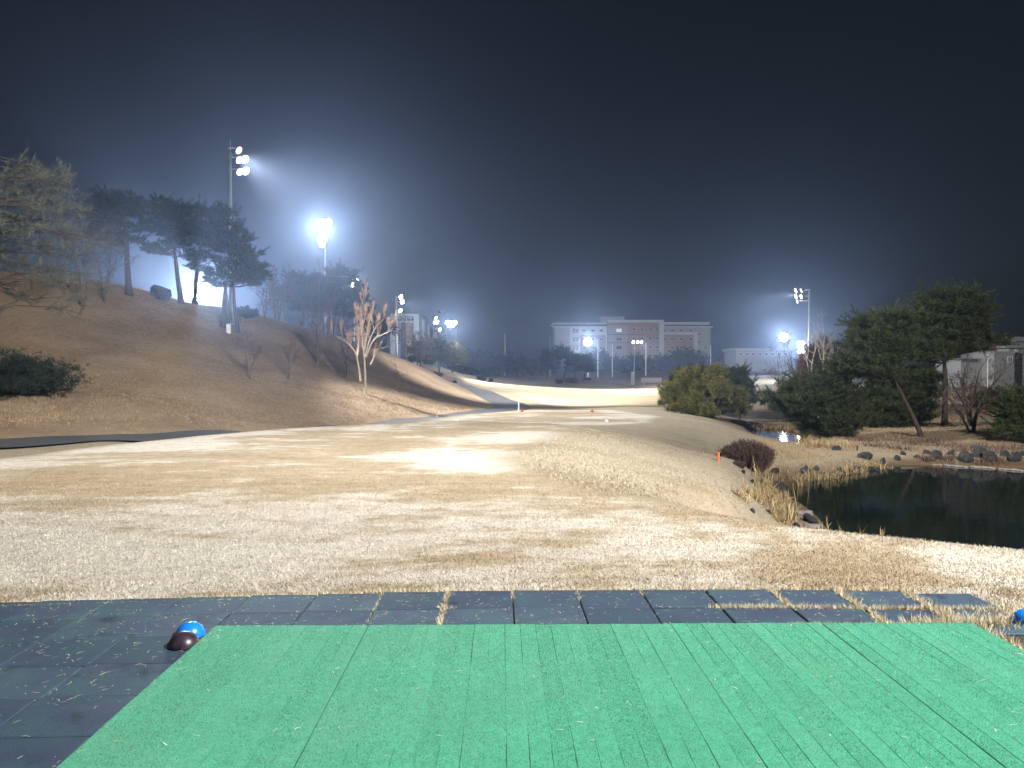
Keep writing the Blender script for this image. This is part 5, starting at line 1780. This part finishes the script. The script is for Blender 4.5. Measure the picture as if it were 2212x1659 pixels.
net = [(R3(820, 0)[0], 713, 240, 'slim white net post right of the broad glare'), (R3(1350, 0)[0], 722, 250, 'slim white net post alone above the hazy pines'), (R3(1840, 0)[0], 727, 250, 'slim white net post left of the long building'),
       (R4(703, 0)[0], 733, 262, 'slim net post before the left wing of the long building'), (R4(1225, 0)[0], 742, 265, 'slim net post before the brick middle of the long building'),
       (R4(860, 0)[0], 745, 264, 'slim net post before the stair tower'), (R4(1930, 0)[0], 748, 268, 'slim net post at the right end of the long building'), (R6(1870, 0)[0], 768, 110, 'slim post before the building at the right edge')]
for px, pt, Y, lab in net:
    post('net_post', lab, 'post', 'slim net posts in the distance', px, pt, Y, .13 if Y > 150 else .06, 'white')
post('distance_post', 'white post standing beside the cart path bend', 'post', None, R3(1502, 0)[0], R3(0, 1322)[1], 58, .05, 'white')
v = at_ground(*R5(632, 1160))
post('hazard_stake', 'red hazard stake on the bank left of the brown bush', 'stake', None, R5(636, 0)[0], R5(0, 1068)[1], v.y, .035, 'orange')
v = at_ground(*R5(2150, 1040))
post('short_stake', 'short dark stake by the rocks on the spit', 'stake', None, R5(2149, 0)[0], R5(0, 992)[1], v.y, .04, 'bark')


def ball_marker(label, px, py, r, mat):
    v = at_ground(px, py)
    e = thing('tee_ball', label, 'tee marker', v, 'small tee markers on the forward tee')
    MB().lathe([(.001, 0), (r * .7, .004), (r, r * .5), (r * .92, r * .95), (r * .55, r * 1.35), (.002, r * 1.5)], 16, tuple(v)).build('dome', M[mat], e, True)
    MB().tube([v - Vector((0, 0, .06)), v + Vector((0, 0, .02))], [.012, .012], 6).build('spike', M['galv'], e)


ball_marker('white tee marker on the forward tee, right side', *R4(800, 1558), .09, 'white')
ball_marker('white tee marker at the far edge of the near tee', *R3(828, 1550), .07, 'white')
ball_marker('small white marker beside the cart path', *R3(610, 1502), .07, 'white')
ball_marker('red tee marker on the forward tee, right one', *R4(640, 1446), .09, 'red')
ball_marker('red tee marker on the forward tee near the white post', *R3(1535, 1444), .08, 'red')
# control cabinet at the lone mast
g = ground(R4(1083, 0)[0], 166)
e = thing('control_cabinet', 'pale control cabinet at the foot of the lone thin mast', 'cabinet', g)
MB().box(g.x - .35, g.x + .35, g.y - .3, g.y + .3, g.z - .1, g.z + 2.6).build('case', M['bld_pale'], e)
MB().box(g.x - .3, g.x + .3, g.y - .33, g.y - .301, g.z + .3, g.z + 2.4).build('door', M['galv'], e)
MB().box(g.x - .42, g.x + .42, g.y - .37, g.y + .37, g.z + 2.6, g.z + 2.7).build('roof', M['galv'], e)
# low fence of pale panels at the far fairway edge
g = ground(R4(1290, 0)[0], 170)
e = thing('bench', 'pale low bench on the far side of the fairway', 'bench', g)
for dx in (-1.6, 1.6): MB().box(g.x + dx - .12, g.x + dx + .12, g.y - .25, g.y + .25, g.z - .1, g.z + .9).build('leg', M['bld_pale'], e)
MB().box(g.x - 2.2, g.x + 2.2, g.y - .35, g.y + .35, g.z + .9, g.z + 1.05).build('seat', M['bld_pale'], e)
MB().box(g.x - 2.2, g.x + 2.2, g.y + .36, g.y + .46, g.z + 1.05, g.z + 1.9).build('backrest', M['bld_pale'], e)

# ------------------------------------------------------------------ lawn blades, joint tufts, clippings
def blades(name, label, bx, ln, lean, width, mat, seed):
    g = np.random.default_rng(seed)
    n = len(bx)
    d = unit(np.array([0, 0, 1.0]) + g.normal(0, lean, (n, 3)))
    d[:, 2] = abs(d[:, 2])
    p = unit(np.cross(d, g.normal(0, 1, (n, 3)))) * width
    tip = bx + d * ln[:, None]
    v = np.stack([bx - p, bx + p, tip], 1).reshape(-1, 3)
    o = obj(name, v, np.arange(len(v)).reshape(-1, 3), M[mat])
    if mat == 'blade':
        pa = pale_at(bx[:, 0], bx[:, 1], sdf(bx[:, 0], bx[:, 1], TEE), sdf(bx[:, 0], bx[:, 1], TEE2))
        o.data.attributes.new('pale', 'FLOAT', 'POINT').data.foreach_set('value', np.repeat(pa, 3).astype(np.float32))
    return tag(o, label, kind='stuff')


g = np.random.default_rng(500)
n = 330000
Yb = 5.6 + 11 * g.uniform(0, 1, n) ** 1.5
Xb = g.uniform(-.72, .74, n) * (Yb + .4)
lx, ly = Xb * math.cos(YAW) + Yb * math.sin(YAW), -Xb * math.sin(YAW) + Yb * math.cos(YAW)
pv_ = np.array([-4.2, -2.4, -1.6, -.9, 0, 2.0, 2.6, 3.4]), np.array([-.33, -.16, -.10, -.05, 0, .0, -.035, -.16])
edge = 6.0 + np.interp(lx, *pv_)
edge = np.where(lx > 3.28, np.where(lx > 3.5, 4.9, 5.2), edge)
keep = ly > edge + .004
d1 = sdf(Xb, Yb, TEE)
keep &= (d1 < .25) & (g.uniform(0, 1, n) > sstep(9.5, 16, Yb))
Xb, Yb = Xb[keep], Yb[keep]
bx = np.stack([Xb, Yb, H(Xb, Yb) - .003], 1)
blades('lawn_grass', 'short dry pale grass of the tee in front of the paving', bx, g.uniform(.012, .034, len(bx)) * (1 + (Yb < 6.3) * .15), .75, .0035, 'blade', 501)

tx, ty, tl = [], [], []


def tuft_line(x0, y0, x1, y1, n, spread, lmin, lmax):
    f = g.uniform(0, 1, n)
    w0, w1 = loc2w(x0, y0), loc2w(x1, y1)
    tx.append(w0[0] + (w1[0] - w0[0]) * f + g.normal(0, spread, n))
    ty.append(w0[1] + (w1[1] - w0[1]) * f + g.normal(0, spread, n))
    tl.append(g.uniform(lmin, lmax, n))


def seam(k): return .083 + .478 * k
tuft_line(seam(-1), 5.12, seam(-1), 6.0, 520, .006, .018, .042)
tuft_line(seam(-1) - .06, 5.55, seam(-1) + .06, 5.55, 90, .004, .015, .03)
tuft_line(seam(0), 5.72, seam(0), 6.0, 70, .004, .012, .03)
tuft_line(seam(-2), 5.8, seam(-2), 6.0, 60, .004, .012, .03)
tuft_line(seam(-2), 5.12, seam(-2), 5.8, 60, .003, .01, .022)
tuft_line(seam(1), 5.75, seam(1), 6.0, 60, .004, .012, .03)
tuft_line(seam(2), 5.85, seam(2), 6.0, 60, .004, .012, .03)
tuft_line(1.45, 5.54, 3.4, 5.46, 2600, .011, .018, .045)
tuft_line(seam(4) + .01, 5.56, seam(4) + .01, 6.0, 420, .009, .02, .045)
tuft_line(seam(5) + .02, 5.54, seam(5) + .02, 6.0, 560, .012, .02, .05)
tuft_line(seam(6) + .03, 5.52, seam(6) + .03, 5.98, 560, .014, .02, .05)
tuft_line(seam(5) + .02, 5.1, seam(5) + .02, 5.4, 420, .014, .02, .05)
tuft_line(seam(6) + .03, 5.1, seam(6) + .03, 5.5, 900, .03, .025, .06)
tuft_line(1.85, 5.105, 3.0, 5.105, 1700, .008, .018, .045)
tuft_line(2.6, 5.12, 3.25, 5.14, 1300, .035, .03, .09)
tuft_line(3.03, 4.1, 3.05, 5.05, 1000, .016, .02, .07)
tuft_line(3.3, 5.25, 3.9, 5.35, 2600, .12, .02, .06)
tuft_line(-1.0, 6.0, 3.1, 5.995, 2600, .010, .015, .035)
tuft_line(-4.2, 5.67, -1.0, 5.95, 1200, .010, .012, .028)
tx, ty, tl = np.concatenate(tx), np.concatenate(ty), np.concatenate(tl)
bx = np.stack([tx, ty, np.full(len(tx), .006)], 1)
blades('joint_grass', 'pale dry grass sprouting from the joints between the rubber tiles', bx, tl + .018, .5, .0034, 'straw', 502)

# clippings
n = 1300
lx = np.where(g.uniform(0, 1, n) < .45, g.uniform(-3.6, -1.7, n), g.uniform(-1.8, 3.1, n))
ly = 3.0 + 2.95 * g.uniform(0, 1, n) ** .6
ly = np.minimum(ly, 5.9 + np.interp(lx, *pv_))
ly = np.where((g.uniform(0, 1, n) < .4) & (lx > -1.7), 5.12 + .8 * g.uniform(0, 1, n), ly)
ly = np.minimum(ly, 5.9 + np.interp(lx, *pv_))
onmat = (lx > MAT_X[0]) & (lx < MAT_X[5]) & (ly < MAT_Y1 - .01)
zc = np.where(onmat, .0600, .0275)
cw = np.array([loc2w(a, b) for a, b in zip(lx, ly)])
c = np.stack([cw[:, 0], cw[:, 1], zc], 1)
a = g.uniform(0, math.pi, n)
ln = g.uniform(.004, .020, n) ** 1.0
ln = np.where(g.uniform(0, 1, n) < .05, ln * 1.7, ln)
d = np.stack([np.cos(a), np.sin(a), g.normal(0, .1, n)], 1)
pr = np.stack([-np.sin(a), np.cos(a), np.zeros(n)], 1)
w = g.uniform(.0008, .0020, n)[:, None]
bend = pr * (ln * g.normal(0, .25, n))[:, None]
p0, p1, p2 = c - d * ln[:, None], c + bend, c + d * ln[:, None]
up = np.array([0, 0, .0016])
v = np.stack([p0 - pr * w, p0 + pr * w, p1 + pr * w + up, p1 - pr * w + up, p2 + pr * w * .5, p2 - pr * w * .5], 1).reshape(-1, 3)
i = np.arange(n)[:, None] * 6
q = np.concatenate([i + np.array([[0, 1, 2, 3]]), i + np.array([[3, 2, 4, 5]])])
tag(obj('straw_clippings', v, q, M['straw']), 'bits of dry straw scattered over mats and tiles', kind='stuff')

# rough uncut grass on the hill and on the banks: clumps of long dry blades
def rough(name, label, xs, ys, n_per, lmin, lmax, width, mat, seed):
    g = np.random.default_rng(seed)
    x = np.repeat(xs, n_per) + g.normal(0, .12, len(xs) * n_per)
    y = np.repeat(ys, n_per) + g.normal(0, .12, len(xs) * n_per)
    bx = np.stack([x, y, H(x, y) - .02], 1)
    return blades(name, label, bx, g.uniform(lmin, lmax, len(bx)), .55, width, mat, seed + 1)


M['rough_straw'] = foliage('rough_dry_grass', (.17, .115, .06), (.44, .34, .21), .1)
n = 34000
yy = g.uniform(24, 74, n)
xx = (g.uniform(-80, 1010, n) - CX) / F * yy
pxx = np.interp(yy, [p[1] for p in PATH], [p[0] for p in PATH])
dens = lumps(xx * .8, yy * .8) + .6 * lumps(xx * 2.3 + 4, yy * 2.3) + g.normal(0, .45, n)
k = (xx < pxx - 2.2) & (dens > .15)
rough('rough_grass', 'long dry rough grass on the hillside', xx[k], yy[k], 6, .06, .17, .012, 'rough_straw', 520)
n = 9000
yy = g.uniform(15, 42, n)
xx = (g.uniform(1440, 1900, n) - CX) / F * yy
dp = np.minimum(sdf(xx, yy, POND), sdf(xx, yy, POOL))
dens = lumps(xx * 1.1, yy * 1.1) + g.normal(0, .4, n)
k = (dp > .05) & (dp < 3.0) & (dens > .35) & (sdf(xx, yy, TEE) > 2.5)
rough('rough_grass', 'brown uncut grass on the bank above the pond', xx[k], yy[k], 7, .05, .16, .009, 'rough_straw', 530)
n = 16000
yy = g.uniform(33, 75, n)
xx = (g.uniform(1640, 2260, n) - CX) / F * yy
dp = np.minimum(sdf(xx, yy, POND), sdf(xx, yy, POOL))
k = (dp > .1) & (lumps(xx, yy) + g.normal(0, .5, n) > .1)
rough('rough_grass', 'dry brown grass under the pines beyond the pond', xx[k], yy[k], 6, .06, .2, .012, 'rough_straw', 540)

M['slope_blade'] = foliage('short_dry_slope_grass', (.22, .18, .125), (.44, .39, .30), .1)
n = 150000
yy = 11 + 30 * g.uniform(0, 1, n) ** 1.3
xx = (g.uniform(1060, 1900, n) - CX) / F * yy
dp = np.minimum(sdf(xx, yy, POND), sdf(xx, yy, POOL))
k = (dp > .3) & (sdf(xx, yy, TEE) > .2) & (sdf(xx, yy, TEE2) > .3) & (lumps(xx * 1.6, yy * 1.6) * .35 + lumps(xx * 4, yy * 4) * .3 + g.normal(0, .5, n) > -.25)
xx, yy = xx[k], yy[k]
blades('slope_grass', 'short dry grass on the slope between tee and pond', np.stack([xx, yy, H(xx, yy) - .004], 1), g.uniform(.02, .055, len(xx)), .7, .006, 'slope_blade', 560)
